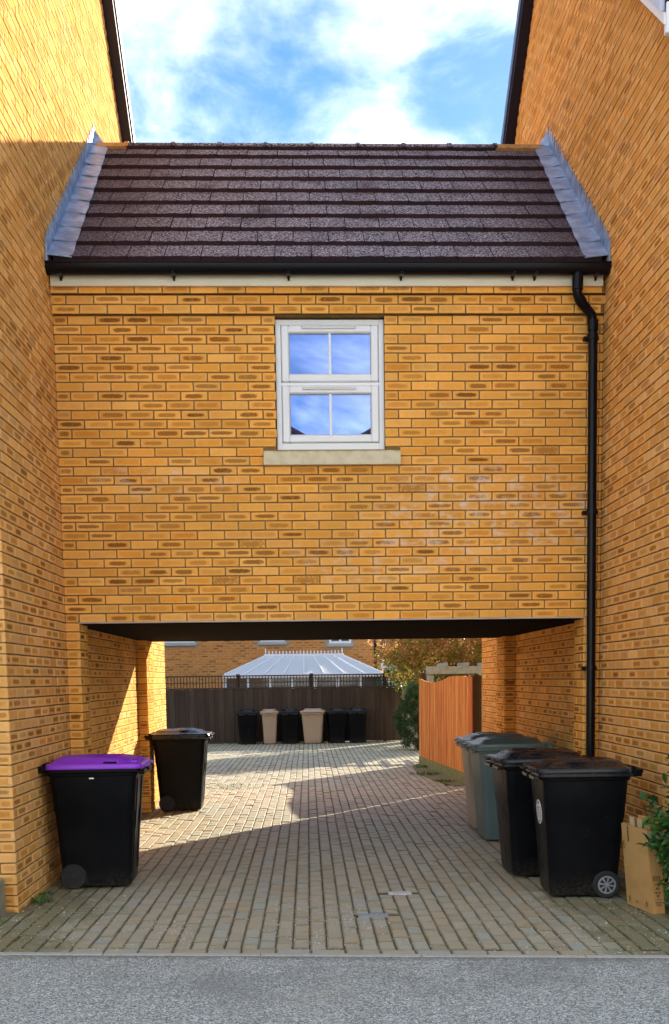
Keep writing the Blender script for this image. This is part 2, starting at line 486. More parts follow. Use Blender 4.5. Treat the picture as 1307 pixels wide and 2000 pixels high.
# ================================================================ mesh helpers
class MB:
    def __init__(s):
        s.v, s.f, s.uv, s.r, s.mi = [], [], [], [], []
        s.smooth = False

    def face(s, pts, uv=None, rnd=0.0, mi=0):
        b = len(s.v)
        s.v.extend([tuple(p) for p in pts])
        s.f.append(tuple(range(b, b+len(pts))))
        s.uv.append(uv)
        s.r.append(rnd)
        s.mi.append(mi)

    def add(s, verts, faces, rnd=0.0, mi=0, uvv=None):
        b = len(s.v)
        s.v.extend([tuple(p) for p in verts])
        for fc in faces:
            s.f.append(tuple(b+i for i in fc))
            s.uv.append([uvv[i] for i in fc] if uvv is not None else None)
            s.r.append(rnd)
            s.mi.append(mi)

    def box(s, lo, hi, rnd=0.0, mi=0, bev=0.0):
        x0, y0, z0 = lo
        x1, y1, z1 = hi
        if bev <= 0:
            v = [(x0, y0, z0), (x1, y0, z0), (x1, y1, z0), (x0, y1, z0), (x0, y0, z1), (x1, y0, z1), (x1, y1, z1), (x0, y1, z1)]
            f = [(0, 3, 2, 1), (4, 5, 6, 7), (0, 1, 5, 4), (1, 2, 6, 5), (2, 3, 7, 6), (3, 0, 4, 7)]
            s.add(v, f, rnd, mi)
            return
        c = [(x0+x1)/2, (y0+y1)/2, (z0+z1)/2]
        h = [(x1-x0)/2, (y1-y0)/2, (z1-z0)/2]
        b = min(bev, min(h)*0.9)
        vs = []
        idx = {}
        for sx in (-1, 1):
            for sy in (-1, 1):
                for sz in (-1, 1):
                    for ax in range(3):
                        p = [c[0]+sx*(h[0]-b), c[1]+sy*(h[1]-b), c[2]+sz*(h[2]-b)]
                        p[ax] = c[ax]+(sx, sy, sz)[ax]*h[ax]
                        idx[(sx, sy, sz, ax)] = len(vs)
                        vs.append(p)
        fs = []
        for ax in range(3):
            o1, o2 = [(1, 2), (0, 2), (0, 1)][ax]
            for sg in (-1, 1):
                q = []
                for a, bb in ((-1, -1), (1, -1), (1, 1), (-1, 1)):
                    k = [0, 0, 0]
                    k[ax] = sg
                    k[o1] = a
                    k[o2] = bb
                    q.append(idx[(k[0], k[1], k[2], ax)])
                flip = (sg > 0) != (ax != 1)
                fs.append(tuple(q[::-1] if flip else q))
        for ax in range(3):
            o1, o2 = [(1, 2), (0, 2), (0, 1)][ax]
            for a in (-1, 1):
                for bb in (-1, 1):
                    def K(e, f_):
                        k = [0, 0, 0]
                        k[ax] = e
                        k[o1] = a
                        k[o2] = bb
                        return idx[(k[0], k[1], k[2], f_)]
                    q = [K(-1, o1), K(1, o1), K(1, o2), K(-1, o2)]
                    fs.append(tuple(q))
        for sx in (-1, 1):
            for sy in (-1, 1):
                for sz in (-1, 1):
                    fs.append(tuple(idx[(sx, sy, sz, a)] for a in range(3)))
        s.add(vs, fs, rnd, mi)

    def tube(s, pts, rad, n=12, rnd=0.0, mi=0, cap=True):
        pts = [Vector(p) for p in pts]
        rings = []
        prev = None
        for i, p in enumerate(pts):
            if i == 0:
                d = pts[1]-p
            elif i == len(pts)-1:
                d = p-pts[i-1]
            else:
                d = (pts[i+1]-p).normalized()+(p-pts[i-1]).normalized()
            d.normalize()
            if prev is None:
                a = d.orthogonal().normalized()
            else:
                a = (prev-d*prev.dot(d)).normalized()
            prev = a
            b = d.cross(a)
            r = rad[i] if isinstance(rad, (list, tuple)) else rad
            rings.append([p+a*(r*math.cos(2*math.pi*k/n))+b*(r*math.sin(2*math.pi*k/n)) for k in range(n)])
        vs = [q for rg in rings for q in rg]
        fs = []
        for i in range(len(rings)-1):
            for k in range(n):
                fs.append((i*n+k, i*n+(k+1) % n, (i+1)*n+(k+1) % n, (i+1)*n+k))
        if cap:
            fs.append(tuple(range(n))[::-1])
            fs.append(tuple((len(rings)-1)*n+k for k in range(n)))
        s.add(vs, fs, rnd, mi)

    def loft(s, rings, closed_ends=True, rnd=0.0, mi=0):
        n = len(rings[0])
        vs = [q for rg in rings for q in rg]
        fs = []
        for i in range(len(rings)-1):
            for k in range(n):
                fs.append((i*n+k, i*n+(k+1) % n, (i+1)*n+(k+1) % n, (i+1)*n+k))
        if closed_ends:
            fs.append(tuple(range(n))[::-1])
            fs.append(tuple((len(rings)-1)*n+k for k in range(n)))
        s.add(vs, fs, rnd, mi)

    def mesh(s, name, mats, smooth=None):
        me = bpy.data.meshes.new(name)
        me.from_pydata(s.v, [], s.f)
        for mm in ([mats] if isinstance(mats, str) else mats):
            me.materials.append(MATS[mm])
        if any(s.mi):
            me.polygons.foreach_set('material_index', s.mi)
        a = me.attributes.new('rnd', 'FLOAT', 'FACE')
        a.data.foreach_set('value', np.array(s.r, dtype=np.float32))
        if any(u is not None for u in s.uv):
            ul = me.uv_layers.new(name='UVMap')
            flat = []
            for u, fc in zip(s.uv, s.f):
                for k in range(len(fc)):
                    flat.extend(u[k] if u is not None else (0.0, 0.0))
            ul.data.foreach_set('uv', flat)
        if smooth is not None:
            me.polygons.foreach_set('use_smooth', [True]*len(me.polygons))
            if smooth < 180:
                me.set_sharp_from_angle(angle=R(smooth))
        me.update()
        return me

    def obj(s, name, mats, parent=None, smooth=None, loc=None):
        me = s.mesh(name, mats, smooth)
        return link(name, me, parent, loc)


def link(name, me, parent=None, loc=None):
    o = bpy.data.objects.new(name, me)
    COL.objects.link(o)
    if parent is not None:
        o.parent = parent
    if loc is not None:
        o.location = loc
    return o


def thing(name, label, cat, loc=(0, 0, 0), rz=0.0, group=None):
    o = bpy.data.objects.new(name, None)
    COL.objects.link(o)
    o.location = loc
    o.rotation_euler = (0, 0, rz)
    tag(o, label, cat, group)
    o.empty_display_size = 0.2
    return o


def tag(o, label=None, cat=None, group=None, kind=None):
    if label:
        o['label'] = label
    if cat:
        o['category'] = cat
    if group:
        o['group'] = group
    if kind:
        o['kind'] = kind
    return o


def px(P):
    v = Vector(P)-CAM
    d = v.dot(fwd)
    if d < 0.2:
        return None
    return PX+F*v.dot(rg2)/d, PY-F*v.dot(up2)/d, d


# ================================================================ bricks
CO, BL, JT = 0.075, 0.225, 0.010


def brick_geo(mb, o, u, v, n, lu, lv, rnd, jit=True, flipu=False):
    """one brick: o is the lower corner of the visible face in world space, u/v/n unit vectors"""
    b = 0.0035
    dep = 0.025
    jj = (lambda a: random.uniform(-a, a)) if jit else (lambda a: 0.0)
    off = jj(0.0022)
    cs = [(0, 0), (1, 0), (1, 1), (0, 1)]
    cj = [(jj(0.0014), jj(0.0014)) for _ in cs]
    ring = []
    for ins, hh in ((0.0, -dep), (0.0, -b), (b, 0.0)):
        for (a, c), (ju, jv) in zip(cs, cj):
            pu = a*lu+(ins if a == 0 else -ins)+ju
            pv = c*lv+(ins if c == 0 else -ins)+jv
            ring.append(o+u*pu+v*pv+n*(hh+off+(jj(0.0008) if hh == 0 else 0)))
    uvv = []
    for k in range(3):
        for (a, c) in cs:
            uvv.append(((1-a) if flipu else a, c))
    fs = [(8, 9, 10, 11)]
    for r0 in (0, 4):
        for k in range(4):
            fs.append((r0+k, r0+(k+1) % 4, r0+4+(k+1) % 4, r0+4+k))
    if u.cross(v).dot(n) < 0:
        fs = [f[::-1] for f in fs]
    mb.add(ring, fs, rnd, 0, uvv)


def lay(runs, bricks):
    """runs: list of (o, u, v, n, length, z_course, start_offset, headers?) -> append bricks (o,u,v,n,lu,lv)"""
    for (o, u, n, length, z, first) in runs:
        s = 0.0
        L = first if first > 0.03 else BL-JT
        while s < length-0.012:
            ll = min(L, length-s)
            if length-(s+ll) < 0.03:
                ll = length-s
            p = o+u*s
            bricks.append((Vector((p.x, p.y, z)), u, Vector((0, 0, 1)), n, ll, CO-JT))
            s += ll+JT
            L = BL-JT


def emit_bricks(bricks, parent, mat, limit=300, variants=36):
    """the bricks that show largest become objects of their own, the rest one joined part"""
    sc = []
    for i, (o, u, v, n, lu, lv) in enumerate(bricks):
        c = o+u*lu/2+v*lv/2
        a = px(c)
        val = 0.0
        if a and -10 < a[0] < 1317 and -10 < a[1] < 2010:
            p0, p1, p2 = px(o), px(o+u*lu), px(o+v*lv)
            if p0 and p1 and p2:
                val = abs((p1[0]-p0[0])*(p2[1]-p0[1])-(p1[1]-p0[1])*(p2[0]-p0[0]))
        sc.append(val)
    order = sorted(range(len(bricks)), key=lambda i: -sc[i])
    top = set(order[:limit])
    cache = {}
    rest = MB()
    for i, (o, u, v, n, lu, lv) in enumerate(bricks):
        if i in top:
            key = (round(lu, 2), round(lv, 2), tuple(round(x, 2) for x in u), tuple(round(x, 2) for x in n), random.randrange(variants))
            if key not in cache:
                mb = MB()
                brick_geo(mb, Vector((0, 0, 0)), u, v, n, key[0] if abs(key[0]-lu) < 0.004 else lu, lv, random.random()*97, flipu=random.random() < 0.5)
                cache[key] = mb.mesh('brick', mat)
            link('brick', cache[key], parent, o)
        else:
            brick_geo(rest, o, u, v, n, lu, lv, random.random()*97, flipu=random.random() < 0.5)
    if rest.v:
        f = rest.obj('brick_field', mat, parent)
        f['kind'] = 'stuff'


X_, Y_, Z_ = Vector((1, 0, 0)), Vector((0, 1, 0)), Vector((0, 0, 1))
LZ = 2.0625                       # underside of the passage lintel
TOPZ = LZ+33*CO                   # start of the corbel courses
WID = 4.52                        # width between the two houses
Z0 = LZ-28*CO                     # first course starts just below the paving
HF = -1.84                        # front face of both houses
HB = 6.25                         # back face
RSL = 0.842                       # slope of every roof
EY, EZ = -0.14, 4.905             # tail of the link roof's lowest tile row
RY = 2.13                         # ridge of the link roof
RZ_ = EZ+RSL*(RY-EY)


def link_roof_z(y):
    return EZ+RSL*(y-EY) if y < RY else RZ_-RSL*(y-RY)


# ================================================================ ground
def edge_y(x):                    # skewed edge between paving and road
    return -2.955-0.1045*x


mb = MB()
mb.face([(-120, -160, -0.030), (120, -160, -0.030), (120, 200, -0.030), (-120, 200, -0.030)])
g = mb.obj('ground', 'paving_bed')
g['kind'] = 'structure'
mb = MB()
mb.face([(-60, -14, -0.002), (60, -14, -0.002), (60, edge_y(60)-0.05, -0.002), (-60, edge_y(-60)-0.05, -0.002)])
# keep it a simple sheet in front of the houses
mb = MB()
mb.face([(-7, -16, -0.002), (12, -16, -0.002), (12, edge_y(12)-0.045, -0.002), (-7, edge_y(-7)-0.045, -0.002)])
o = mb.obj('road', 'asphalt')
o['kind'] = 'structure'
mb = MB()
n_seg = 22
for i in range(n_seg):
    x0 = -6.5+i*0.914
    x1 = x0+0.908
    a, b = edge_y(x0), edge_y(x1)
    dz = random.uniform(-0.001, 0.002)
    vs = [(x0, a-0.045, -0.03), (x1, b-0.045, -0.03), (x1, b, -0.03), (x0, a, -0.03),
          (x0, a-0.045, 0.003+dz), (x1, b-0.045, 0.003+dz), (x1, b, 0.003+dz), (x0, a, 0.003+dz)]
    mb.add(vs, [(0, 3, 2, 1), (4, 5, 6, 7), (0, 1, 5, 4), (1, 2, 6, 5), (2, 3, 7, 6), (3, 0, 4, 7)])
o = mb.obj('edging_kerb', 'concrete')
o['kind'] = 'structure'

mb = MB()
mb.face([(-6, -4.2, -0.0105), (9, -4.2, -0.0105), (9, 18.2, -0.0105), (-6, 18.2, -0.0105)])
drive = mb.obj('block_paving', 'paving_bed')
drive['kind'] = 'structure'


def paver_geo(mb, x0, x1, y0, y1, rnd, loc=None, skew=None):
    """top with chamfered edge; skew(x) gives the near cut"""
    b = 0.006
    dz = random.gauss(0, 0.0020)
    tx, ty = random.gauss(0, 0.0014), random.gauss(0, 0.0014)
    xs = [x0, x1, x1, x0]
    ys = [y0, y0, y1, y1]
    if skew is not None:
        ys[0] = max(y0, skew(x0))
        ys[1] = max(y0, skew(x1))
    cx, cy = (x0+x1)/2, (y0+y1)/2
    jx = [random.uniform(-.0010, .0010) for _ in range(4)]
    vs = []
    for ins, z in ((0, -0.03), (0, -0.005), (b, 0.0)):
        for k in range(4):
            sx = 1 if k in (0, 3) else -1
            sy = 1 if k in (0, 1) else -1
            vs.append((xs[k]+sx*ins+jx[k], ys[k]+sy*ins, z+(0 if z < -0.02 else dz+tx*sx+ty*sy)))
    if loc is not None:
        vs = [(p[0]-loc[0], p[1]-loc[1], p[2]-loc[2]) for p in vs]
    fs = [(8, 9, 10, 11)]
    for r0 in (0, 4):
        for k in range(4):
            fs.append((r0+k, r0+(k+1) % 4, r0+4+(k+1) % 4, r0+4+k))
    mb.add(vs, fs, rnd, 0, [(0, 0), (1, 0), (1, 1), (0, 1)]*2+[(.05, .03), (.95, .03), (.95, .97), (.05, .97)])


PW, PL = 0.1005, 0.201
ROT = 0.010                       # the bond runs a hair off the walls
pav = []
covers = [(2.585, 2.755, -1.50, -1.40), (2.33, 2.53, -2.235, -2.135)]


def cut(x):
    return edge_y(x)+0.112


ix0, ix1 = int(-4.5/PW), int(7.2/PW)
for i in range(ix0, ix1):
    x0 = i*PW+random.uniform(-0.0010, 0.0010)
    xm = x0+PW/2
    yoff = 0.0 if i % 2 else PL/2
    cj = random.uniform(-0.008, 0.008)
    for j in range(-20, 92):
        y0 = j*PL+yoff+cj
        y1 = y0+PL-random.uniform(0.006, 0.010)
        ym = (y0+y1)/2
        if y1 < cut(xm)+0.04:
            continue
        if y1 > 17.75:
            continue
        if HF+0.0 < ym < HB and not (0.0 < xm < WID):
            continue
        if ym > 8.5 and not (-3.2 < xm < 4.25 or ym > 11 and xm < 5.0):
            continue
        if HB <= ym <= 11 and xm > 4.02:
            continue
        if ym < 0 and (xm < -1.6 or xm > 6.2):
            continue
        if any(a-0.06 < xm < b+0.06 and c-0.07 < ym < d+0.07 for a, b, c, d in covers):
            # split around the little covers
            for a, b, c, d in covers:
                if a-0.06 < xm < b+0.06 and c-0.07 < ym < d+0.07:
                    if y0 < c-0.03:
                        pav.append((x0, x0+PW-0.007, y0, c-0.006, xm, (y0+c)/2))
                    if y1 > d+0.03:
                        pav.append((x0, x0+PW-0.007, d+0.006, y1, xm, (y1+d)/2))
            continue
        pav.append((x0+random.uniform(-0.0015, 0.001), x0+PW-random.uniform(0.0045, 0.007), y0, y1, xm, ym))
scs = []
for i, q in enumerate(pav):
    a = px((q[4], q[5], 0))
    ok = a and 0 < a[0] < 1307 and a[1] < 2000
    if ok and (a[0] > 1062 and 1757 > a[1] > 1500 or a[0] < 290 and a[1] < 1735):
        ok = False
    scs.append(1/a[2]**3 if ok else 0)
order = sorted(range(len(pav)), key=lambda i: -scs[i])
top = set(order[:285])
rest = MB()
pcache = {}
for i, q in enumerate(pav):
    cutting = q[2] < max(cut(q[0]), cut(q[1]))+0.001
    if i in top:
        if cutting:
            m_ = MB()
            paver_geo(m_, *q[:4], random.random()*97, loc=(q[0], q[2], 0), skew=cut)
            link('paver', m_.mesh('paver', 'paver'), drive, (q[0], q[2], 0))
        else:
            key = (round(q[3]-q[2], 3), round(q[1]-q[0], 3), random.randrange(3))
            if key not in pcache:
                m_ = MB()
                paver_geo(m_, 0, q[1]-q[0], 0, q[3]-q[2], random.random()*97)
                pcache[key] = m_.mesh('paver', 'paver')
            link('paver', pcache[key], drive, (q[0], q[2], 0))
    else:
        paver_geo(rest, *q[:4], random.random()*97, skew=cut if cutting else None)
# the header row laid along the edge
PUV = [(0, 0), (0, 1), (1, 1), (1, 0)]*2+[(.05, .03), (.05, .97), (.95, .97), (.95, .03)]
for k in range(-8, 31):
    x0 = k*0.2015
    x1 = x0+0.196
    vs = []
    a0, a1 = edge_y(x0), edge_y(x1)
    dz = random.gauss(0, 0.001)
    for ins, z in ((0, -0.03), (0, -0.005), (0.006, 0.0)):
        vs += [(x0+ins, a0+0.004+ins, z+dz), (x1-ins, a1+0.004+ins, z+dz), (x1-ins, a1+0.106-ins, z+dz), (x0+ins, a0+0.106-ins, z+dz)]
    fs = [(8, 9, 10, 11)]
    for r0 in (0, 4):
        for kk in range(4):
            fs.append((r0+kk, r0+(kk+1) % 4, r0+4+(kk+1) % 4, r0+4+kk))
    rd = random.random()*97
    if 0.15 < x0 < 3.9:
        m_ = MB()
        m_.add([(p[0]-x0, p[1]-a0, p[2]) for p in vs], fs, rd, 0, PUV)
        link('paver', m_.mesh('paver', 'paver'), drive, (x0, a0, 0))
    else:
        rest.add(vs, fs, rd, 0, PUV)
o = rest.obj('paver_field', 'paver', drive)
o['kind'] = 'stuff'

# little service covers let into the paving
c0 = covers[0]
cv_ = thing('service_cover', 'small pale stop tap cover with worn raised marks set in the block paving', 'cover', ((c0[0]+c0[1])/2, (c0[2]+c0[3])/2, 0))
mb = MB()
mb.box((-0.085, -0.05, -0.03), (0.085, 0.05, 0.002), bev=0.004)
mb.obj('plate', 'cover_pale', cv_)
mb = MB()
for k in range(5):
    xx = -0.05+k*0.022
    mb.box((xx, -0.014, 0.0005), (xx+0.012, 0.014, 0.004))
    if k % 2:
        mb.box((xx+0.003, -0.006, 0.003), (xx+0.009, 0.006, 0.0055))
mb.obj('raised_mark', 'upvc_dark_joint', cv_)
c0 = covers[1]
mb = MB()
mb.box((-0.1, -0.05, -0.03), (0.1, 0.05, 0.001), bev=0.005)
tag(mb.obj('concrete_block', 'cover_blue', loc=((c0[0]+c0[1])/2, (c0[2]+c0[3])/2, 0)), 'blue grey replacement block in the paving near the road edge', 'paving block')

# loose grit along the edges
mb = MB()
for k in range(7000):
    zone = random.random()
    if zone < 0.34:
        x = random.uniform(-0.9, 1.3)
        y = random.uniform(-3.0, -1.1) if x < 0.9 else random.uniform(-3.0, -2.2)
        if x < 0.02 and y > HF:
            continue
    elif zone < 0.62:
        x = random.uniform(3.0, 4.9)
        y = random.uniform(-3.4, -1.75)
    elif zone < 0.80:
        x = random.gauss(2.1, 0.30)
        y = random.uniform(-3.1, -1.7)
    elif zone < 0.88:
        x = random.uniform(3.75, 4.15)
        y = random.uniform(5.8, 10.2)
    else:
        x = random.uniform(-0.5, 4.8)
        y = random.uniform(-3.4, -0.6)
        if x < 0.02 and y > HF:
            continue
    if y < edge_y(x)+0.01 or x > 4.5 and y > HF-0.02:
        continue
    if random.random() > 0.75+0.5*math.sin(x*9+1.3)*math.sin(y*8):
        continue
    s = random.uniform(0.0022, 0.0052)*(1.7 if random.random() < 0.08 else 1)
    a = random.random()*6.28
    p = [(math.cos(a+t)*s*random.uniform(.7, 1.3)+x, math.sin(a+t)*s*random.uniform(.7, 1.3)+y, 0.0) for t in (0, 1.6, 3.1, 4.7)]
    tpz = (x, y, s*random.uniform(0.5, 1.0))
    mb.add(p+[tpz], [(0, 1, 4), (1, 2, 4), (2, 3, 4), (3, 0, 4)])
tag(mb.obj('loose_grit', 'grit_stone'), 'pale loose grit scattered over the edges of the paving', 'grit', kind='stuff')

# ================================================================ the two houses
HRY, HRZ, HSL = 2.19, 9.20, 0.86      # ridge and slope of the verge's lower edge


def verge_z(y):
    return HRZ-HSL*abs(y-HRY)


def in_link(y0, y1, z):
    if y0 > 0.015 and y1 < 4.24 and z > LZ+0.02 and z+CO < min(link_roof_z(y0), link_roof_z(y1))-0.06:
        return True
    if z < LZ and (0.0 <= y0 and y1 <= 0.335 or y0 >= 3.76 and y1 <= 4.26):
        return True
    return False


def house(side):
    global HRY, HRZ
    left = side < 0
    HRY = 0.95 if left else 2.19          # the left house is deeper towards the road
    HRZ = 9.20+HSL*(2.19-HRY)
    xw = 0.0 if left else WID
    n = X_ if left else -X_
    lab = ('tall buff brick house on the left with its gable wall catching the sun' if left
           else 'tall buff brick house on the right behind the row of bins')
    t = thing('brick_house', lab, 'house', (xw, HF, 0))
    inv = Vector((-xw, -HF, 0))

    def P(mbb, name, mats, parent=None, smooth=None):
        o = mbb.obj(name, mats, parent or t, smooth)
        if parent is None:
            o.location = inv
        return o
    # mortar body: gable prism set back 7 mm behind the brick faces
    rec = 0.007
    xa = xw-n.x*rec
    xb = xw-n.x*5.2
    prof = [(HF+rec, -0.03), (HB-rec, -0.03), (HB-rec, verge_z(HB)+0.05), (HRY, HRZ+0.05), (HF+rec, verge_z(HF)+0.05)]
    m_ = MB()
    va = [(xa, y, z) for y, z in prof]
    vb = [(xb, y, z) for y, z in prof]
    k = len(prof)
    m_.add(va+vb, [tuple(range(k))[::(1 if left else -1)], tuple(range(k, 2*k))[::(-1 if left else 1)]] + [(i, k+i, k+(i+1) % k, (i+1) % k) for i in range(k)])
    wall = P(m_, 'wall', 'mortar')
    bricks = []
    ncourse = int((HRZ+0.1-Z0)/CO)
    for c in range(ncourse):
        z = Z0+c*CO+JT/2
        if z < -0.07:
            continue
        ztop = z+CO-JT
        # clip to the gable
        ylo, yhi = HF, HB
        if ztop > verge_z(HF)+0.02:
            d = (HRZ+0.04-ztop)/HSL
            if d < 0.15:
                continue
            ylo, yhi = HRY-d, HRY+d
        # stretcher bond from the front corner
        s0 = HF+(0.0 if c % 2 == 0 else -(BL+JT*0)/2)
        y = s0
        tmp = []
        while y < yhi:
            a, b = max(y, ylo), min(y+BL-JT, yhi)
            if b-a > 0.03:
                tmp.append((a, b))
            y += BL
        for a, b in tmp:
            if in_link(a, b, z):
                continue
            if not left and b < HF-0.1:
                continue
            bricks.append((Vector((xw, a, z)), Y_, Z_, n, b-a, CO-JT))
        # return on the front face, only what the corner shows
        if left and z < verge_z(HF)-0.05:
            wdt = 1.0
            run = []
            lay([(Vector((-wdt, HF, 0)), X_, -Y_, wdt, z, 0.0)], run)
            first = 0.102 if c % 2 == 0 else BL-JT
            run = []
            s = 0.0
            L = first
            while s < wdt:
                run.append((Vector((-s-L, HF, z)), X_, Z_, -Y_, L, CO-JT))
                s += L+JT
                L = BL-JT
            bricks += run
    emit_bricks(bricks, wall, 'brick_house')
    # roof: two slabs with an overhanging verge, dark boards under, pale caps on the outer edge
    ov = 0.10
    xo = xw+n.x*ov
    for sg, nm in ((-1, 'front'), (1, 'back')):
        yend = (HF-0.22 if left else HF+0.05) if sg < 0 else HB+0.22
        m_ = MB()
        th = 0.16
        vs = []
        for x in (xo, xb):
            vs += [(x, HRY, HRZ+0.06), (x, yend, verge_z(yend)+0.06), (x, yend, verge_z(yend)+0.06+th), (x, HRY, HRZ+0.06+th)]
        m_.add(vs, [(0, 1, 2, 3), (7, 6, 5, 4), (0, 4, 5, 1), (1, 5, 6, 2), (2, 6, 7, 3), (3, 7, 4, 0)])
        roof = P(m_, 'roof', 'roof_tile')
        m_ = MB()
        vs = []
        for x in (xw+n.x*0.002, xo+n.x*0.012):
            vs += [(x, HRY, HRZ), (x, yend, verge_z(yend)), (x, yend, verge_z(yend)+0.07), (x, HRY, HRZ+0.07)]
        m_.add(vs, [(0, 1, 2, 3), (7, 6, 5, 4), (0, 4, 5, 1), (1, 5, 6, 2), (2, 6, 7, 3), (3, 7, 4, 0)])
        P(m_, 'bargeboard', 'board_dark' if sg > 0 or left else 'verge_edge')
        # verge caps, one for each tile course
        L = math.hypot(yend-HRY, verge_z(yend)-HRZ)
        nc = int(L/0.30)
        for q in range(nc):
            f0, f1 = q/nc, (q+(0.97 if sg > 0 else 0.90))/nc
            ya, yb = HRY+(yend-HRY)*f0, HRY+(yend-HRY)*f1
            za, zb = verge_z(ya)+0.075, verge_z(yb)+0.075
            m_ = MB()
            lift = 0.02
            x0_, x1_ = xo+n.x*0.03, xo-n.x*0.10
            vs = []
            for x in (x0_, x1_):
                vs += [(x, ya, za), (x, yb, zb), (x, yb, zb+0.15+lift), (x, ya, za+0.15)]
            m_.add(vs, [(0, 1, 2, 3), (7, 6, 5, 4), (0, 4, 5, 1), (1, 5, 6, 2), (2, 6, 7, 3), (3, 7, 4, 0)])
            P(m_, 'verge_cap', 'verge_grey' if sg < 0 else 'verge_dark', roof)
        # the few tiles beside the front verge that the corner of the view shows
        if sg < 0 and not left:
            for row in range(5):
                for cl_ in range(4):
                    f0 = 1-(row+1)*0.30/L
                    f1 = 1-row*0.30/L
                    ya, yb = HRY+(yend-HRY)*f0, HRY+(yend-HRY)*f1
                    za, zb = verge_z(ya)+0.225, verge_z(yb)+0.255
                    x0_ = xo+0.105+cl_*0.295
                    x1_ = x0_+0.285
                    m_ = MB()
                    m_.add([(x0_, ya, za), (x1_, ya, za), (x1_, yb, zb), (x0_, yb, zb), (x0_, yb, zb-0.035), (x1_, yb, zb-0.035)],
                           [(3, 2, 1, 0), (3, 4, 5, 2)])
                    P(m_, 'tile', 'verge_grey', roof)  # sky sheen put into the tile colour as pale blue-grey
    m_ = MB()
    yv = HF-0.22 if left else HF+0.05
    zz_ = verge_z(yv)
    m_.box((min(xo, xb), yv-0.02, zz_-0.06), (max(xo, xb), yv+0.03, zz_+0.13), bev=0.005)
    P(m_, 'fascia', 'upvc_white')
    m_ = MB()
    m_.box((min(xw, xb), min(yv+0.03, HF-0.02), zz_-0.055), (max(xw, xb), HF+0.0, zz_-0.02))
    P(m_, 'soffit', 'upvc_white')
    return t


house(-1)
house(1)

# ribbed plastic box at the corner of the left house
t = thing('drain_cover_box', 'ribbed beige drain surround at the foot of the left house corner', 'drain', (-0.19, -1.98, 0))
mb = MB()
mb.box((-0.13, -0.09, -0.02), (0.12, 0.10, 0.245), bev=0.008)
mb.obj('body', 'ribbed_plastic', t)
for k in range(11):
    mb = MB()
    mb.box((-0.135, -0.10, 0.012+k*0.0215), (0.126, -0.088, 0.023+k*0.0215), bev=0.003)
    mb.obj('rib', 'ribbed_plastic', t)

# ================================================================ the link building over the passage
LK = thing('link_house', 'brick room with one white window bridging the passage between two houses', 'house')
rec = 0.007
WX0, WX1, WZ0, WZ1 = 1.80, 2.70, 3.47, TOPZ-0.005
OX0, OX1 = 0.113, 4.385              # passage opening
BY = 4.28                            # back face
mb = MB()
mb.box((0.004, rec, LZ+0.012), (WX0-0.006, 0.28, TOPZ+0.26))
mb.box((WX1+0.006, rec, LZ+0.012), (WID-0.004, 0.28, TOPZ+0.26))
mb.box((WX0-0.0055, rec+0.0006, LZ+0.013), (WX1+0.0055, 0.2795, WZ0-0.004))
mb.box((WX0-0.0055, rec+0.0006, WZ1), (WX1+0.0055, 0.2795, TOPZ+0.2605))
FW = mb.obj('front_wall', 'mortar', LK)
bricks = []
ZB = lambda k: LZ+k*CO+JT/2
for k in range(0, 33):
    z = ZB(k)
    first = 0.108 if k % 2 == 0 else BL-JT
    segs = [(0.0, WID)]
    zt = z+CO-JT
    if zt > 3.345 and z < 3.465:                  # beside the sill
        segs = [(0.0, 1.685), (2.825, WID)]
    elif z > 3.44:
        segs = [(0.0, WX0), (WX1, WID)]
    # lay the whole course, then clip to the segments so that the bond runs through
    s = 0.0
    L = first
    while s < WID-0.01:
        a, b = s, min(s+L, WID)
        for (p, q) in segs:
            aa, bb = max(a, p), min(b, q)
            if bb-aa > 0.018:
                bricks.append((Vector((aa, 0, z)), X_, Z_, -Y_, bb-aa, CO-JT))
        s += L+JT
        L = BL-JT
# corbelled courses under the eaves
for k, off in ((33, 0.036), (34, 0.036), (35, 0.064)):
    z = ZB(k)
    s = 0.0
    L = BL-JT if k % 2 else 0.108
    while s < WID-0.01:
        b = min(s+L, WID)
        if b-s > 0.02:
            bricks.append((Vector((s, -off, z)), X_, Z_, -Y_, b-s, CO-JT))
        s += L+JT
        L = BL-JT
emit_bricks(bricks, FW, 'brick_link')
# mortar behind the corbels
mb = MB()
mb.box((0.0045, -0.036+rec, TOPZ+0.003), (WID-0.0045, 0.02, TOPZ+2*CO))
mb.box((0.005, -0.064+rec, TOPZ+2*CO+0.0035), (WID-0.005, 0.0195, TOPZ+3*CO+0.02))
mb.obj('corbel_bed', 'mortar', FW)

# piers at both ends of the passage
for (xa, xb, ya, yb) in ((0.0, OX0, 0.0, 0.335), (OX1, WID, 0.0, 0.335), (0.0, OX0, 3.75, BY), (OX1, WID, 3.75, BY)):
    lf = xa < 1
    mb = MB()
    mb.box((xa+0.004 if lf else xa+rec, ya+rec, -0.03), (xb-rec if lf else xb-0.004, yb-0.01, LZ+0.008))
    PR = mb.obj('pier', 'mortar', LK)
    pier_b = []
    for k in range(-28, 0):
        z = ZB(k)
        pier_b.append((Vector((xa, ya, z)), X_, Z_, -Y_, xb-xa, CO-JT))
        s = 0.0
        L = 0.102 if k % 2 else BL-JT
        while s < (yb-ya)-0.02:
            ll = min(L, (yb-ya)-s)
            pier_b.append((Vector((OX0 if lf else OX1, ya+s, z)), Y_, Z_, X_ if lf else -X_, ll, CO-JT))
            s += ll+JT
            L = BL-JT
    emit_bricks(pier_b, PR, 'brick_link', limit=150)

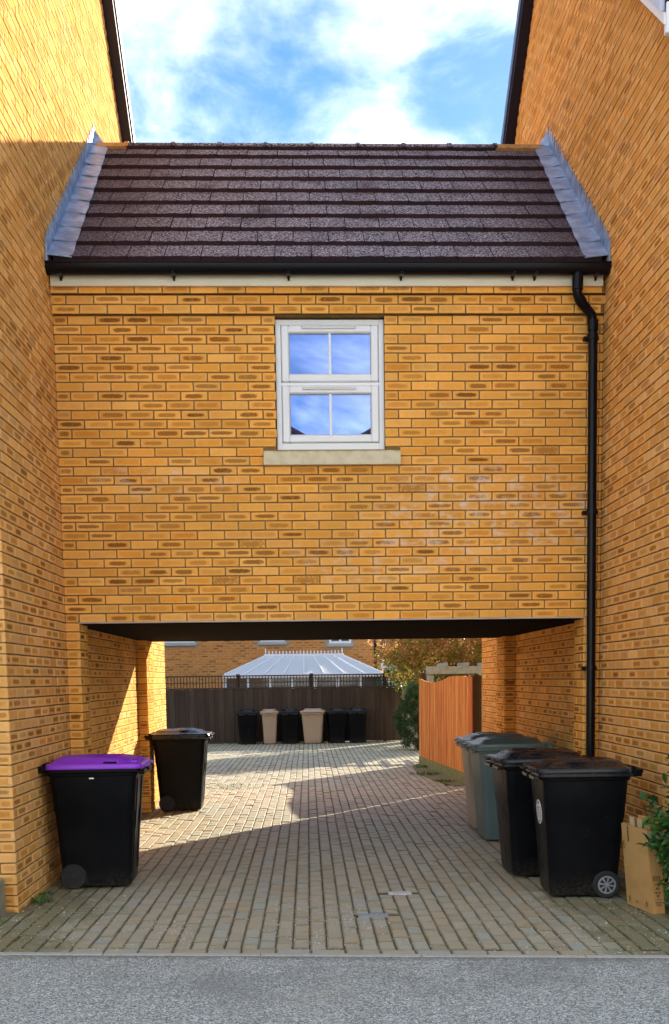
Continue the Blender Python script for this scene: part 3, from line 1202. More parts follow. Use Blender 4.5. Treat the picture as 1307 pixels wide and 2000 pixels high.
# lintels, soffit and the rest of the shell
mb = MB()
mb.box((OX0-0.002, -0.004, LZ-0.004), (OX1+0.006, 0.10, LZ+0.004))
mb.obj('lintel', 'steel_lintel', LK)
mb = MB()
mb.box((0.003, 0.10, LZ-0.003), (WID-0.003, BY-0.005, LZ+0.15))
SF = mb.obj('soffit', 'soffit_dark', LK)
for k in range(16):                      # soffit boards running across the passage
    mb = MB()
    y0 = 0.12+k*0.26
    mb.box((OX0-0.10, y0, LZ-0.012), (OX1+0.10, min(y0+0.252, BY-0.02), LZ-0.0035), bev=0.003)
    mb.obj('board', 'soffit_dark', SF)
mb = MB()
mb.box((0.004, 4.0, LZ+0.15), (WID-0.004, BY, 4.75))
mb.obj('back_wall', 'pier_mass', LK)
mb = MB()
mb.box((0.01, 0.29, LZ+0.152), (WID-0.01, 3.99, LZ+0.17))
mb.box((0.01, 0.29, 4.74), (WID-0.01, 3.99, 4.76))
mb.box((0.01, 3.94, LZ+0.17), (WID-0.01, 3.985, 4.74))
mb.obj('room', 'interior', LK)

# ---------------------------------------------------------------- window
WIN = MB()
yf = 0.055                               # face of the outer frame
fw = 0.045
WIN.box((WX0, yf, WZ0), (WX0+fw, yf+0.07, WZ1-0.01), bev=0.004)
WIN.box((WX1-fw, yf, WZ0), (WX1, yf+0.07, WZ1-0.01), bev=0.004)
WIN.box((WX0+fw-0.001, yf+0.001, WZ1-0.055), (WX1-fw+0.001, yf+0.069, WZ1-0.0105), bev=0.004)
WIN.box((WX0+fw-0.001, yf+0.001, WZ0+0.0005), (WX1-fw+0.001, yf+0.069, WZ0+0.06), bev=0.004)
zm = (WZ0+WZ1)/2+0.005
WIN.box((WX0+fw-0.001, yf+0.001, zm-0.014), (WX1-fw+0.001, yf+0.069, zm+0.014), bev=0.003)
win = WIN.obj('window', 'upvc_white', LK)
for (za, zb) in ((WZ0+0.062, zm-0.016), (zm+0.016, WZ1-0.057)):
    xa, xb = WX0+fw+0.003, WX1-fw-0.003
    sw = 0.062
    mb = MB()
    y0, y1 = yf-0.014, yf+0.05
    mb.box((xa, y0, za), (xa+sw, y1, zb), bev=0.009)
    mb.box((xb-sw, y0, za), (xb, y1, zb), bev=0.009)
    mb.box((xa+sw-0.002, y0+0.0008, zb-sw), (xb-sw+0.002, y1-0.001, zb-0.0005), bev=0.009)
    mb.box((xa+sw-0.002, y0+0.0008, za+0.0005), (xb-sw+0.002, y1-0.001, za+sw), bev=0.009)
    mb.obj('sash', 'upvc_white', win)
    mb = MB()
    g0 = 0.012
    mb.box((xa+sw, y0+0.020, za+sw), (xa+sw+0.007, y0+0.024, zb-sw))
    mb.box((xb-sw-0.007, y0+0.020, za+sw), (xb-sw, y0+0.024, zb-sw))
    mb.box((xa+sw+0.007, y0+0.0205, zb-sw-0.007), (xb-sw-0.007, y0+0.0245, zb-sw))
    mb.box((xa+sw+0.007, y0+0.0205, za+sw), (xb-sw-0.007, y0+0.0245, za+sw+0.007))
    mb.obj('gasket', 'upvc_dark_joint', win)
    xm = (xa+xb)/2
    for (pa, pb) in ((xa+sw, xm), (xm, xb-sw)):
        mb = MB()
        tl = random.uniform(-0.0012, 0.0012)
        mb.add([(pa, y0+0.027+tl, za+sw), (pb, y0+0.027-tl, za+sw), (pb, y0+0.027-tl, zb-sw), (pa, y0+0.027+tl, zb-sw)], [(0, 1, 2, 3)])
        mb.obj('pane', 'window_glass', win)
    mb = MB()
    mb.box((xm-0.011, y0+0.012, za+sw-0.001), (xm+0.011, y0+0.035, zb-sw+0.001), bev=0.003)
    mb.obj('glazing_bar', 'upvc_white', win)
    mb = MB()
    mb.box((xm-0.235, y0-0.016, zb-0.032), (xm+0.215, y0+0.004, zb-0.012), bev=0.005)
    mb.box((xm-0.235, y0-0.022, zb-0.020), (xm+0.215, y0-0.010, zb-0.010), bev=0.004)
    mb.obj('trickle_vent', 'upvc_white', win)
# stone sill with a weathered, sloping top
mb = MB()
x0, x1 = 1.688, 2.822
pr = [(-0.055, 3.335), (-0.055, 3.445), (0.05, 3.470), (0.10, 3.470), (0.10, 3.335)]
va = [(x0, y, z) for y, z in pr]
vb = [(x1, y, z) for y, z in pr]
k = 5
mb.add(va+vb, [tuple(range(k)), tuple(range(k, 2*k))[::-1]]+[(i, k+i, k+(i+1) % k, (i+1) % k)[::-1] for i in range(k)])
m_, t_ = newmat('sill_stone')
pos = t_.n('NewGeometry').outputs['Position']
nrm = t_.n('SeparateXYZ', {0: t_.n('NewGeometry').outputs['Normal']}).outputs[2]
nn = t_.noise(pos, 14.0, 5.0, 0.6)
c_ = t_.mix(t_.m('MULTIPLY', t_.sstep(nn, 0.4, 0.7), 0.4), C(0.66, 0.58, 0.40), C(0.45, 0.38, 0.22))
pz = t_.n('SeparateXYZ', {0: pos}).outputs[2]
c_ = t_.mix(t_.m('MULTIPLY', t_.sstep(pz, 3.425, 3.455), t_.sstep(nn, 0.25, 0.6)), c_, C(0.36, 0.29, 0.05))
finish(t_, c_, 0.9, t_.noise(pos, 160.0, 2.0), 0.3, 0.004, spec=0.2)
mb.obj('sill', 'sill_stone', LK)

# a table lamp and a little ornament stand on the inner sill, each a thing of its own
t = thing('table_lamp', 'white shaded table lamp standing behind the right lower window pane', 'lamp', (2.36, 0.33, 3.47))
mb = MB()
prof = [(0.055, 0.0), (0.055, 0.012), (0.018, 0.02), (0.035, 0.06), (0.02, 0.10), (0.01, 0.12), (0.01, 0.15)]
mb.loft([[(r*math.cos(a*math.pi/8), r*math.sin(a*math.pi/8), z) for a in range(16)] for r, z in prof])
mb.obj('base', 'upvc_white', t, smooth=50)
mb = MB()
prof = [(0.085, 0.11), (0.080, 0.13), (0.066, 0.19), (0.040, 0.225), (0.030, 0.228)]
mb.loft([[(r*math.cos(a*math.pi/10), r*math.sin(a*math.pi/10), z) for a in range(20)] for r, z in prof])
mb.obj('shade', 'lamp_cloth', t, smooth=50)
t = thing('ornament', 'small pale glass ornament behind the left lower window pane', 'ornament', (2.14, 0.32, 3.47))
mb = MB()
prof = [(0.03, 0.0), (0.035, 0.01), (0.012, 0.03), (0.045, 0.06), (0.055, 0.10), (0.03, 0.12)]
mb.loft([[(r*math.cos(a*math.pi/8), r*math.sin(a*math.pi/8), z) for a in range(16)] for r, z in prof])
mb.obj('cup', 'lamp_cloth', t, smooth=50)
mb = MB()
mb.box((1.75, 0.13, 3.44), (2.75, 0.50, 3.468), bev=0.004)
mb.obj('inner_sill', 'upvc_white', LK)

# ---------------------------------------------------------------- eaves: fascia, gutter, downpipe
mb = MB()
mb.box((0.008, -0.100, 4.735), (WID-0.03, -0.075, 4.86), bev=0.003)
mb.obj('fascia', 'fascia_cream', LK)
mb = MB()
mb.box((0.0085, -0.080, 4.740), (WID-0.031, 0.0, 4.755))
mb.obj('eaves_soffit', 'fascia_cream', LK)
gy, gz, gr = -0.162, 4.862, 0.064
mb = MB()
nseg = 10
ring_o = [(gy+gr*math.cos(math.pi+math.pi*k/nseg), gz+gr*1.05*math.sin(math.pi+math.pi*k/nseg)) for k in range(nseg+1)]
ring_i = [(gy+(gr-0.006)*math.cos(math.pi+math.pi*k/nseg), gz+(gr-0.006)*1.05*math.sin(math.pi+math.pi*k/nseg)) for k in range(nseg+1)]
ring_o[0] = (ring_o[0][0]-0.004, gz+0.012)
rr = [(-0.230, gz+0.012)]+ring_o[1:]+ring_i[::-1]
va = [(-0.004, y, z) for y, z in rr]
vb = [(WID+0.004, y, z) for y, z in rr]
k = len(rr)
mb.add(va+vb, [tuple(range(k)), tuple(range(k, 2*k))[::-1]]+[(i, k+i, k+(i+1) % k, (i+1) % k)[::-1] for i in range(k)])
# the bead along the front lip and the thick lip itself
mb.tube([(0.0, -0.229, gz+0.012), (WID, -0.229, gz+0.012)], 0.008, 8)
GT = mb.obj('gutter', 'gutter_black', LK, smooth=40)
for xx in (0.10, 1.00, 1.92, 2.83, 3.74, 3.92, 4.42):
    mb = MB()
    mb.box((xx-0.014, -0.215, gz-0.074), (xx+0.014, -0.10, gz-0.05), bev=0.006)
    mb.box((xx-0.008, -0.13, gz-0.092), (xx+0.008, -0.10, gz-0.07), bev=0.004)
    mb.obj('bracket', 'gutter_black', GT)
mb = MB()
pr_ = 0.039
mb.tube([(4.262, -0.165, gz-0.02), (4.262, -0.165, 4.72), (4.264, -0.155, 4.655), (4.285, -0.14, 4.612), (4.36, -0.10, 4.548),
         (4.40, -0.085, 4.51), (4.415, -0.075, 4.455), (4.416, -0.073, 4.39)], pr_, 16)
mb.tube([(4.416, -0.073, 4.40), (4.437, -0.073, 0.02)], pr_-0.001, 16)
mb.tube([(4.262, -0.165, 4.78), (4.262, -0.165, 4.68)], pr_+0.006, 16)
mb.tube([(4.415, -0.073, 4.47), (4.4155, -0.073, 4.39)], pr_+0.006, 16)
mb.tube([(4.28, -0.142, 4.628), (4.312, -0.125, 4.590)], pr_+0.005, 16)
DP = mb.obj('downpipe', 'gutter_black', LK, smooth=40)
for zz_ in (4.34, 2.93, 1.63):
    xx = 4.416+(4.40-zz_)*0.0048
    mb = MB()
    mb.tube([(xx, -0.073, zz_-0.018), (xx, -0.073, zz_+0.018)], pr_+0.005, 16)
    mb.box((xx-0.07, -0.045, zz_-0.016), (xx+0.06, -0.001, zz_+0.016), bev=0.004)
    mb.obj('bracket', 'gutter_black', DP)

# ---------------------------------------------------------------- link roof
ang = math.atan(RSL)
ca, sa = math.cos(ang), math.sin(ang)
SL = (RY-EY)/ca


def rp(x, t, h):                       # point on the front slope: t metres up the slope, h above it
    return Vector((x, EY+t*ca-h*sa, EZ+t*sa+h*ca))


mb = MB()
yb_ = 2*RY-EY
vs = []
for x in (0.002, WID-0.002):
    vs += [(x, EY+0.05, EZ-0.04+0.05*RSL), (x, RY, RZ_-0.04), (x, yb_, EZ-0.04), (x, yb_, EZ-0.12), (x, RY, RZ_-0.14), (x, EY+0.05, EZ-0.12+0.05*RSL)]
mb.add(vs, [(0, 1, 4, 5), (1, 2, 3, 4), (11, 10, 7, 6), (10, 9, 8, 7), (0, 6, 7, 1), (1, 7, 8, 2), (2, 8, 9, 3), (3, 9, 10, 4), (4, 10, 11, 5), (5, 11, 6, 0)])
RF = mb.obj('roof', 'roof_tile', LK)
ROWS, TW = 9, 0.2945
GA = (SL-0.02)/ROWS


def tile_mesh(wd):
    mb = MB()
    nx = 7
    th, hd, tail = 0.032, 0.004, 0.042
    top_t, top_h, bot = [], [], []
    rj = random.random()*97
    for i in range(nx+1):
        x = wd*i/nx
        j = random.uniform(-0.003, 0.003)
        j2 = random.uniform(-0.002, 0.002)
        top_t.append(Vector((x, 0.0+j+0.004, tail+j2)))
        bot.append(Vector((x, 0.0+j*0.6, tail-th-0.012)))
        top_h.append(Vector((x, GA+0.05, hd)))
    vs = top_t+bot+top_h
    n = nx+1
    fs = []
    for i in range(nx):
        fs.append((i, i+1, 2*n+i+1, 2*n+i))
        fs.append((n+i, n+i+1, i+1, i))
    fs.append((0, 2*n, n))
    fs.append((nx, n+nx, 2*n+nx))
    mb.add(vs, fs, rj)
    # turn slope coordinates into world axes
    mb.v = [tuple(Vector((x, y*ca-h*sa, y*sa+h*ca))) for x, y, h in mb.v]
    return mb.mesh('tile', 'roof_tile')


tcache = [tile_mesh(TW-0.007) for _ in range(22)]
for r_ in range(ROWS):
    x = 0.02-(TW/2 if r_ % 2 else 0.0)+0.03
    while x < WID-0.02:
        a, b = max(x, 0.02), min(x+TW-0.007, WID-0.02)
        if b-a > 0.05:
            if b-a > TW-0.009:
                link('tile', random.choice(tcache), RF, rp(a, r_*GA, random.uniform(-0.002, 0.002)))
            else:
                link('tile', tile_mesh(b-a), RF, rp(a, r_*GA, 0))
        x += TW
# ridge tiles
rl = 0.455
nr = int(math.ceil(WID/rl))
for k in range(nr+1):
    a, b = max(0.03, k*rl-0.12), min(WID-0.03, (k+1)*rl-0.12)
    if b-a < 0.08:
        continue
    mb = MB()
    for rr_, xa, xb in ((0.098, a+0.003, b-0.003),):
        rings = []
        for x in (xa, xb):
            rings.append([(x, RY+rr_*1.15*math.cos(math.pi*q/8), RZ_-0.035+rr_*0.72*math.sin(math.pi*q/8)+random.uniform(-.001, .001)) for q in range(9)]
                         + [(x, RY-rr_*0.95, RZ_-0.055), (x, RY+rr_*0.95, RZ_-0.055)])
        mb.loft(rings, rnd=random.random()*97)
    # the rim at the joint
    rim = [[(x, RY+0.108*1.15*math.cos(math.pi*q/8), RZ_-0.035+0.108*0.74*math.sin(math.pi*q/8)) for q in range(9)] for x in (b-0.022, b+0.014)]
    if b < WID-0.1:
        mb.loft(rim, rnd=random.random()*97)
    ends = a < 0.3 or b > WID-0.3
    mb.obj('ridge_tile', 'terracotta' if ends else 'roof_tile', RF, smooth=45)

# lead: dressed apron pieces over the tile ends, step flashing up the brickwork
for side in (-1, 1):
    xw = 0.0 if side < 0 else WID
    sx = 1 if side < 0 else -1

    def fx(d):
        return xw+sx*d
    for r_ in range(ROWS):
        mb = MB()
        nt_, nx = 7, 6
        grid = []
        t0, t1 = r_*GA-0.006, (r_+1)*GA+0.012
        for i in range(nt_+1):
            f = i/nt_
            tt = t0+(t1-t0)*f
            wd = 0.195-0.05*(tt/SL)+0.008*math.sin(f*math.pi)-0.005*f+random.uniform(-0.002, 0.002)
            hh = 0.052-0.010*f
            row = []
            for j in range(nx+1):
                g_ = j/nx
                h2 = hh+0.012*(1-g_)**3-0.010*g_**4+0.002*math.sin(g_*5+f*4+r_)
                row.append(rp(fx(0.004+wd*g_), tt, h2))
            grid.append(row)
        vs = [p for row in grid for p in row]
        # lip at the tail and the free edge, so that the sheet has thickness
        low = [p-Vector((0, -sa, ca))*0.004+Vector((0, 0, -0.004)) for p in vs]
        nn_ = len(vs)
        fs = []
        for i in range(nt_):
            for j in range(nx):
                q = (i*(nx+1)+j, i*(nx+1)+j+1, (i+1)*(nx+1)+j+1, (i+1)*(nx+1)+j)
                fs.append(q if sx > 0 else q[::-1])
        for j in range(nx):
            q = (j, nn_+j, nn_+j+1, j+1)
            fs.append(q if sx > 0 else q[::-1])
        for i in range(nt_):
            q = (i*(nx+1)+nx, nn_+i*(nx+1)+nx, nn_+(i+1)*(nx+1)+nx, (i+1)*(nx+1)+nx)
            fs.append(q if sx > 0 else q[::-1])
        mb.add(vs+low, fs)
        mb.obj('lead_apron', 'lead', RF, smooth=60)
    # step flashing in three lengths
    zs = [ZB(0)-JT/2+k*CO for k in range(30, 68)]
    teeth = []
    for z in zs:
        yb = (z-0.145-EZ)/RSL+EY
        ya = yb-CO/RSL
        if yb < EY-0.02 or ya > RY+0.04:
            continue
        teeth.append((max(ya, EY-0.05), min(yb, RY+0.09), z))
    third = len(teeth)/3
    for part in range(3):
        mb = MB()
        for i, (ya, yb, z) in enumerate(teeth):
            if int(i/third) != part:
                continue
            x1 = fx(0.010+0.003*(2-part))
            x0 = fx(0.002)
            za, zb = EZ+RSL*(ya-EY)+0.01, EZ+RSL*(min(yb, RY)-EY)+0.01
            ya2 = ya-0.012
            pts = [(ya2, za), (yb, zb), (yb, z-0.022), (ya2+0.030, z-0.004), (ya2, z+0.012)]
            A = [(x1, y, zz) for y, zz in pts]
            B = [(x0, y, zz) for y, zz in pts]
            n5 = 5
            f_ = [tuple(range(n5)), tuple(range(n5, 2*n5))[::-1]]+[(q, n5+q, n5+(q+1) % n5, (q+1) % n5)[::-1] for q in range(n5)]
            if sx < 0:
                f_ = [q[::-1] for q in f_]
            mb.add(A+B, f_)
        mb.obj('step_flashing', 'lead', RF)
    # the dressed lead saddle that pokes up where ridge and wall meet
    mb = MB()
    A = [(fx(0.004), RY-0.11, RZ_-0.02), (fx(0.10), RY-0.04, RZ_+0.03), (fx(0.012), RY+0.0, RZ_+0.17), (fx(0.004), RY-0.06, RZ_+0.11), (fx(0.05), RY+0.10, RZ_+0.02)]
    mb.add(A, [(0, 1, 2, 3), (1, 4, 2)])
    mb.obj('lead_saddle', 'lead', RF)

# ================================================================ wheelie bins
def rrect(dx0, dx1, wy, r, z, n=5):
    """rounded rectangle ring, x from dx0 to dx1, y from -wy to wy"""
    pts = []
    for cx, cy, a0 in ((dx1-r, wy-r, 0), (dx0+r, wy-r, 90), (dx0+r, -wy+r, 180), (dx1-r, -wy+r, 270)):
        for k in range(n+1):
            a = R(a0+90*k/n)
            pts.append((cx+r*math.cos(a), cy+r*math.sin(a), z))
    return pts


def wheelie_bin(loc, rz, label, body, lid, cat='bin', s=1.0, sticker=None, hub='rubber', pockets=False, ribs=False, tagm=False, group=None, dome=1.0, sz=1.0, lw=1.0):
    """front is +x, wheels and handle are at -x"""
    t = thing('wheelie_bin', label, cat, loc, rz, group)
    H = 0.905*sz
    db0, db1, wb = -0.215*s, 0.275*s, 0.220*s*lw     # foot
    dt0, dt1, wt = -0.275*s, 0.345*s, 0.278*s*lw     # top
    mb = MB()
    rings = []
    for f, ex in ((0.0, -0.018), (0.012, -0.004), (0.05, 0.0), (0.30, 0.0), (0.62, 0.0), (0.64, 0.004), (0.90, 0.004), (0.935, 0.004), (0.94, 0.016), (0.985, 0.018)):
        z = 0.012+f*(H-0.012)
        rings.append(rrect(db0+(dt0-db0)*f-ex, db1+(dt1-db1)*f+ex, wb+(wt-wb)*f+ex, 0.055, z))
    mb.loft(rings)
    mb.obj('body', body, t, smooth=40)
    # flange under the lid with the comb grip in front
    mb = MB()
    z0, z1 = H-0.030, H-0.004
    mb.loft([rrect(dt0-0.03, dt1+0.032, wt+0.030, 0.05, z0), rrect(dt0-0.03, dt1+0.040, wt+0.036, 0.05, z0+0.006), rrect(dt0-0.03, dt1+0.040, wt+0.036, 0.05, z1)])
    for k in (-1, 1):
        mb.box((dt1+0.02, k*wt*0.52-wt*0.34, z0-0.022), (dt1+0.062, k*wt*0.52+wt*0.34, z0+0.010), bev=0.006)
    mb.obj('rim', body if lid != 'bin_lid_dark' else 'bin_lid_dark', t, smooth=40)
    # lid
    mb = MB()
    zl = H-0.002
    e = 0.040
    lr = [rrect(dt0-0.02, dt1+e+0.012, wt+e, 0.055, zl), rrect(dt0-0.02, dt1+e+0.016, wt+e+0.003, 0.055, zl+0.014),
          rrect(dt0-0.02, dt1+e+0.006, wt+e-0.006, 0.055, zl+0.034), rrect(dt0+0.01, dt1-0.02, wt-0.025, 0.07, zl+0.042),
          rrect(dt0+0.03, dt1-0.065, wt-0.065, 0.08, zl+0.042+0.030*dome), rrect(dt0+0.06, dt1-0.12, wt-0.12, 0.08, zl+0.046+0.036*dome),
          rrect(dt0+0.12, dt1-0.20, wt-0.19, 0.04, zl+0.042+0.026*dome)]
    mb.loft(lr)
    for k in (-1, 1):            # front lip, one tongue on each side
        mb.box((dt1+e-0.01, k*wt*0.52-wt*0.30, zl+0.004), (dt1+e+0.045, k*wt*0.52+wt*0.30, zl+0.022), bev=0.006)
    ld = mb.obj('lid', lid, t, smooth=40)
    if pockets:
        for k in (-0.62, 0.0, 0.62):
            mb = MB()
            mb.box((dt1-0.055, k*wt-0.045, zl+0.030), (dt1+0.012, k*wt+0.045, zl+0.056), bev=0.008)
            mb.obj('grip', lid, ld)
            mb = MB()
            mb.box((dt1-0.035, k*wt-0.030, zl+0.0545), (dt1+0.0135, k*wt+0.030, zl+0.0575))
            mb.obj('grip_shade', 'bin_black', ld)  # flat black slab on the grip, standing in for shade in its hollow
        for k in (-1, 1):
            mb = MB()
            mb.box((dt1-0.25, k*(wt-0.012)-0.016, zl+0.032), (dt1-0.12, k*(wt-0.012)+0.016, zl+0.060), bev=0.008)
            mb.obj('grip', lid, ld)
            mb = MB()
            mb.box((dt1-0.235, k*(wt+0.002)-0.005, zl+0.038), (dt1-0.135, k*(wt+0.002)+0.005, zl+0.053))
            mb.obj('grip_shade', 'bin_black', ld)  # side grips: hollow's shade again laid on as a black slab
    else:
        # shallow moulded pans in the lid
        for k in (-1, 1):
            mb = MB()
            cx, cy = (dt0+dt1)/2+0.06, k*wt*0.50
            mb.loft([[(cx+(0.15-q*0.05)*math.cos(a*math.pi/10), cy+(0.085-q*0.03)*math.sin(a*math.pi/10), zl+0.070+0.018*q*dome) for a in range(20)] for q in (0, 1)])
            mb.obj('moulding', lid, ld, smooth=50)
    # handle bar on two arms, with the hinge
    mb = MB()
    xh = dt0-0.085
    mb.tube([(xh, -wt*0.92, H+0.004), (xh, wt*0.92, H+0.004)], 0.016, 10)
    for k in (-0.92, -0.3, 0.3, 0.92):
        mb.box((xh-0.004, k*wt-0.018, H-0.032), (dt0+0.015, k*wt+0.018, H+0.018), bev=0.008)
    for k in (-0.62, 0.62):
        mb.tube([(dt0-0.032, k*wt-0.07, H+0.022), (dt0-0.032, k*wt+0.07, H+0.022)], 0.020, 10)
    mb.obj('handle', body, t, smooth=40)
    # wheels on an axle in the rear foot
    mb = MB()
    xw_ = db0+0.085
    wy = wb+0.004
    mb.tube([(xw_, -wy, 0.098), (xw_, wy, 0.098)], 0.012, 8)
    mb.obj('axle', 'rubber', t, smooth=40)
    for k in (-1, 1):
        mb = MB()
        prof = [(0.060, -0.022), (0.088, -0.024), (0.098, -0.014), (0.098, 0.014), (0.088, 0.024), (0.060, 0.022)]
        mb.loft([[(xw_+r_*math.cos(a*math.pi/14), k*wy+dy, 0.098+r_*math.sin(a*math.pi/14)) for a in range(28)] for r_, dy in prof])
        wh = mb.obj('wheel', 'rubber', t, smooth=40)
        mb = MB()
        yo = k*(wy+0.0215)
        ro, ri = 0.064, 0.053
        def ringp(r_, dy):
            return [(xw_+r_*math.cos(a*math.pi/14), yo+k*dy, 0.098+r_*math.sin(a*math.pi/14)) for a in range(28)]
        mb.loft([ringp(ro, -0.002), ringp(ro, 0.006), ringp(ri, 0.006), ringp(ri, -0.002)], closed_ends=False)
        mb.loft([ringp(0.014, -0.002), ringp(0.014, 0.010), ringp(0.006, 0.012)])
        for q in range(8):
            a = q*math.pi/4+0.2
            d = Vector((math.cos(a), 0, math.sin(a)))
            pz = Vector((-math.sin(a), 0, math.cos(a)))
            c0_ = Vector((xw_, yo, 0.098))
            A = [c0_+d*0.010+pz*0.004, c0_+d*0.055+pz*0.007, c0_+d*0.055-pz*0.007, c0_+d*0.010-pz*0.004]
            mb.add([p+Vector((0, k*-0.002, 0)) for p in A]+[p+Vector((0, k*0.005, 0)) for p in A],
                   [(0, 1, 2, 3), (7, 6, 5, 4), (0, 4, 5, 1), (1, 5, 6, 2), (2, 6, 7, 3), (3, 7, 4, 0)])
        mb.obj('hub', hub, wh)
    if ribs:
        for k in (-0.45, 0.45):
            mb = MB()
            f0, f1 = 0.30, 0.90
            rr_ = []
            for f in (0.10, 0.45, 0.55, 0.90):
                z = 0.012+f*(H-0.012)
                ex = 0.012 if f > 0.5 else 0.006
                x = db1+(dt1-db1)*f+ex
                rr_.append([(x-0.03, k*wt-0.05, z), (x, k*wt-0.035, z), (x, k*wt+0.035, z), (x-0.03, k*wt+0.05, z)])
            mb.loft(rr_)
            mb.obj('front_rib', body, t, smooth=30)
    if tagm:
        mb = MB()
        mb.box((0.015, -wt-0.0045, H-0.078), (0.050, -wt+0.012, H-0.068))
        mb.obj('maker_tag', 'tin_tag', t)
    if sticker:
        # round council style sticker on the sloping front
        f = 0.665
        zc = 0.012+f*(H-0.012)
        xc = db1+(dt1-db1)*f+0.0065
        sl_ = (dt1-db1)/H
        nrm = Vector((1, 0, -sl_)).normalized()
        upl = Vector((sl_, 0, 1)).normalized()
        yv_ = Vector((0, 1, 0))
        c0_ = Vector((xc, sticker, zc))
        mb = MB()
        rad = 0.088
        pts = [c0_+nrm*0.0015+(yv_*math.cos(a*math.pi/16)+upl*math.sin(a*math.pi/16))*rad for a in range(32)]
        pb = [p-nrm*0.006 for p in pts]
        mb.loft([pb, pts])
        stk = mb.obj('sticker', 'sticker_silver', t)
        mb = MB()
        for q in range(22):                 # ring of worn print
            if q in (3, 9, 15):
                continue
            a = q*2*math.pi/22
            cc = c0_+(yv_*math.cos(a)+upl*math.sin(a))*0.070+nrm*0.0022
            d1, d2 = (yv_*-math.sin(a)+upl*math.cos(a))*0.006, (yv_*math.cos(a)+upl*math.sin(a))*0.009
            mb.add([cc-d1-d2, cc+d1-d2, cc+d1+d2, cc-d1+d2], [(0, 1, 2, 3)])
        sh = [(-0.034, 0.038), (0.034, 0.038), (0.034, -0.004), (0.020, -0.034), (0.0, -0.046), (-0.020, -0.034), (-0.034, -0.004)]
        A = [c0_+yv_*a+upl*b+nrm*0.0022 for a, b in sh]
        Bq = [c0_+yv_*a*0.80+upl*b*0.80+nrm*0.0022 for a, b in sh]
        nq = len(sh)
        for q in range(nq):
            mb.face([A[q], A[(q+1) % nq], Bq[(q+1) % nq], Bq[q]])
        for (a0, b0, a1, b1) in ((-0.018, 0.012, 0.018, 0.020), (-0.006, -0.026, 0.006, 0.010)):
            mb.face([c0_+yv_*a+upl*b+nrm*0.0022 for a, b in ((a0, b0), (a1, b0), (a1, b1), (a0, b1))])
        mb.obj('print', 'sticker_ink', stk)
    return t


PI = math.pi
wheelie_bin((0.350, -0.83, 0), 0.03, 'black wheelie bin with a bright purple lid by the left wall', 'bin_black', 'bin_purple', pockets=True, ribs=True, tagm=True, s=1.04, sz=1.02, dome=0.95)
wheelie_bin((0.43, 3.98, 0), 0.02, 'black wheelie bin in the sun at the far left end of the passage', 'bin_black', 'bin_lid_dark', ribs=True)
wheelie_bin((3.985, -1.56, 0), PI-0.02, 'nearest black wheelie bin on the right with round sticker and silver spoked wheel', 'bin_black', 'bin_lid_dark', sticker=0.03, hub='hub_silver', s=0.97, sz=0.99)
wheelie_bin((3.865, -0.74, 0), PI+0.05, 'second black wheelie bin with round sticker between nearest black bin and green bin', 'bin_black', 'bin_lid_dark', sticker=0.0)
wheelie_bin((3.960, 1.13, 0), PI+0.03, 'dull green wheelie bin beside the grey one in the passage', 'bin_green', 'bin_lid_green')
wheelie_bin((3.975, 1.90, 0), PI-0.02, 'pale grey wheelie bin farthest along the right passage wall', 'bin_grey', 'bin_lid_grey')

# the row of bins against the far fence
far = [(0.52, 'bin_black', 'bin_lid_dark', 'leftmost black bin of the row against the dark far fence'),
       (1.07, 'bin_far_pale', 'bin_far_pale', 'slim pale brown bin, left of the two pale ones at the far fence'),
       (1.57, 'bin_black', 'bin_lid_dark', 'black bin between the two pale bins at the far fence'),
       (2.15, 'bin_far_pale', 'bin_far_pale', 'wider pale brown bin, right of the two pale ones at the far fence'),
       (2.72, 'bin_black', 'bin_lid_dark', 'black bin right beside the wider pale bin at the far fence'),
       (3.24, 'bin_black', 'bin_lid_dark', 'rightmost black bin of the row against the dark far fence')]
for i, (x, b, l, lab) in enumerate(far):
    wheelie_bin((x, 17.38, 0), -PI/2+random.uniform(-0.12, 0.12), lab, b, l, group='bins along the far fence', s=0.84 if i != 3 else 0.95, sz=0.85, lw=0.8 if i == 1 else 1.0)

# ================================================================ cardboard box beside the nearest bin
t = thing('cardboard_box', 'flattened brown cardboard carton leaning upright between nearest bin and shrub', 'box', (4.235, -2.19, 0), 0.0)
bx0 = Vector((4.192, -2.00, 0))-Vector(t.location)
bx1 = Vector((4.262, -2.345, 0))-Vector(t.location)
du_ = (bx1-bx0).normalized()
ln = (bx1-bx0).length
pn = Vector((-du_.y, du_.x, 0))       # towards the wall side
if pn.x < 0:
    pn = -pn
lean = Vector((-0.035, 0.055, 0))
hh = 0.555
th = 0.085


def cb(a, b, c):                       # along, across, up
    return bx0+du_*a+pn*b+Vector((0, 0, 0.002+c*hh))+lean*c


mb = MB()
seg = 8
front = []
for i in range(seg+1):
    for j in range(seg+1):
        a, c = i/seg, j/seg
        bow = 0.010*math.sin(a*PI)*math.sin(c*2.2)
        front.append(cb(a*ln, -bow, c))
fs = [(i*(seg+1)+j, (i+1)*(seg+1)+j, (i+1)*(seg+1)+j+1, i*(seg+1)+j+1) for i in range(seg) for j in range(seg)]
mb.add(front, fs)
mb.add([cb(0, 0, 0), cb(ln, 0, 0), cb(ln, th, 0), cb(0, th, 0), cb(0, 0, 1), cb(ln, 0, 0.97), cb(ln, th, 0.97), cb(0, th, 1)],
       [(0, 3, 2, 1), (1, 2, 6, 5), (2, 3, 7, 6), (3, 0, 4, 7)])
mb.obj('carton', 'cardboard', t, smooth=30)


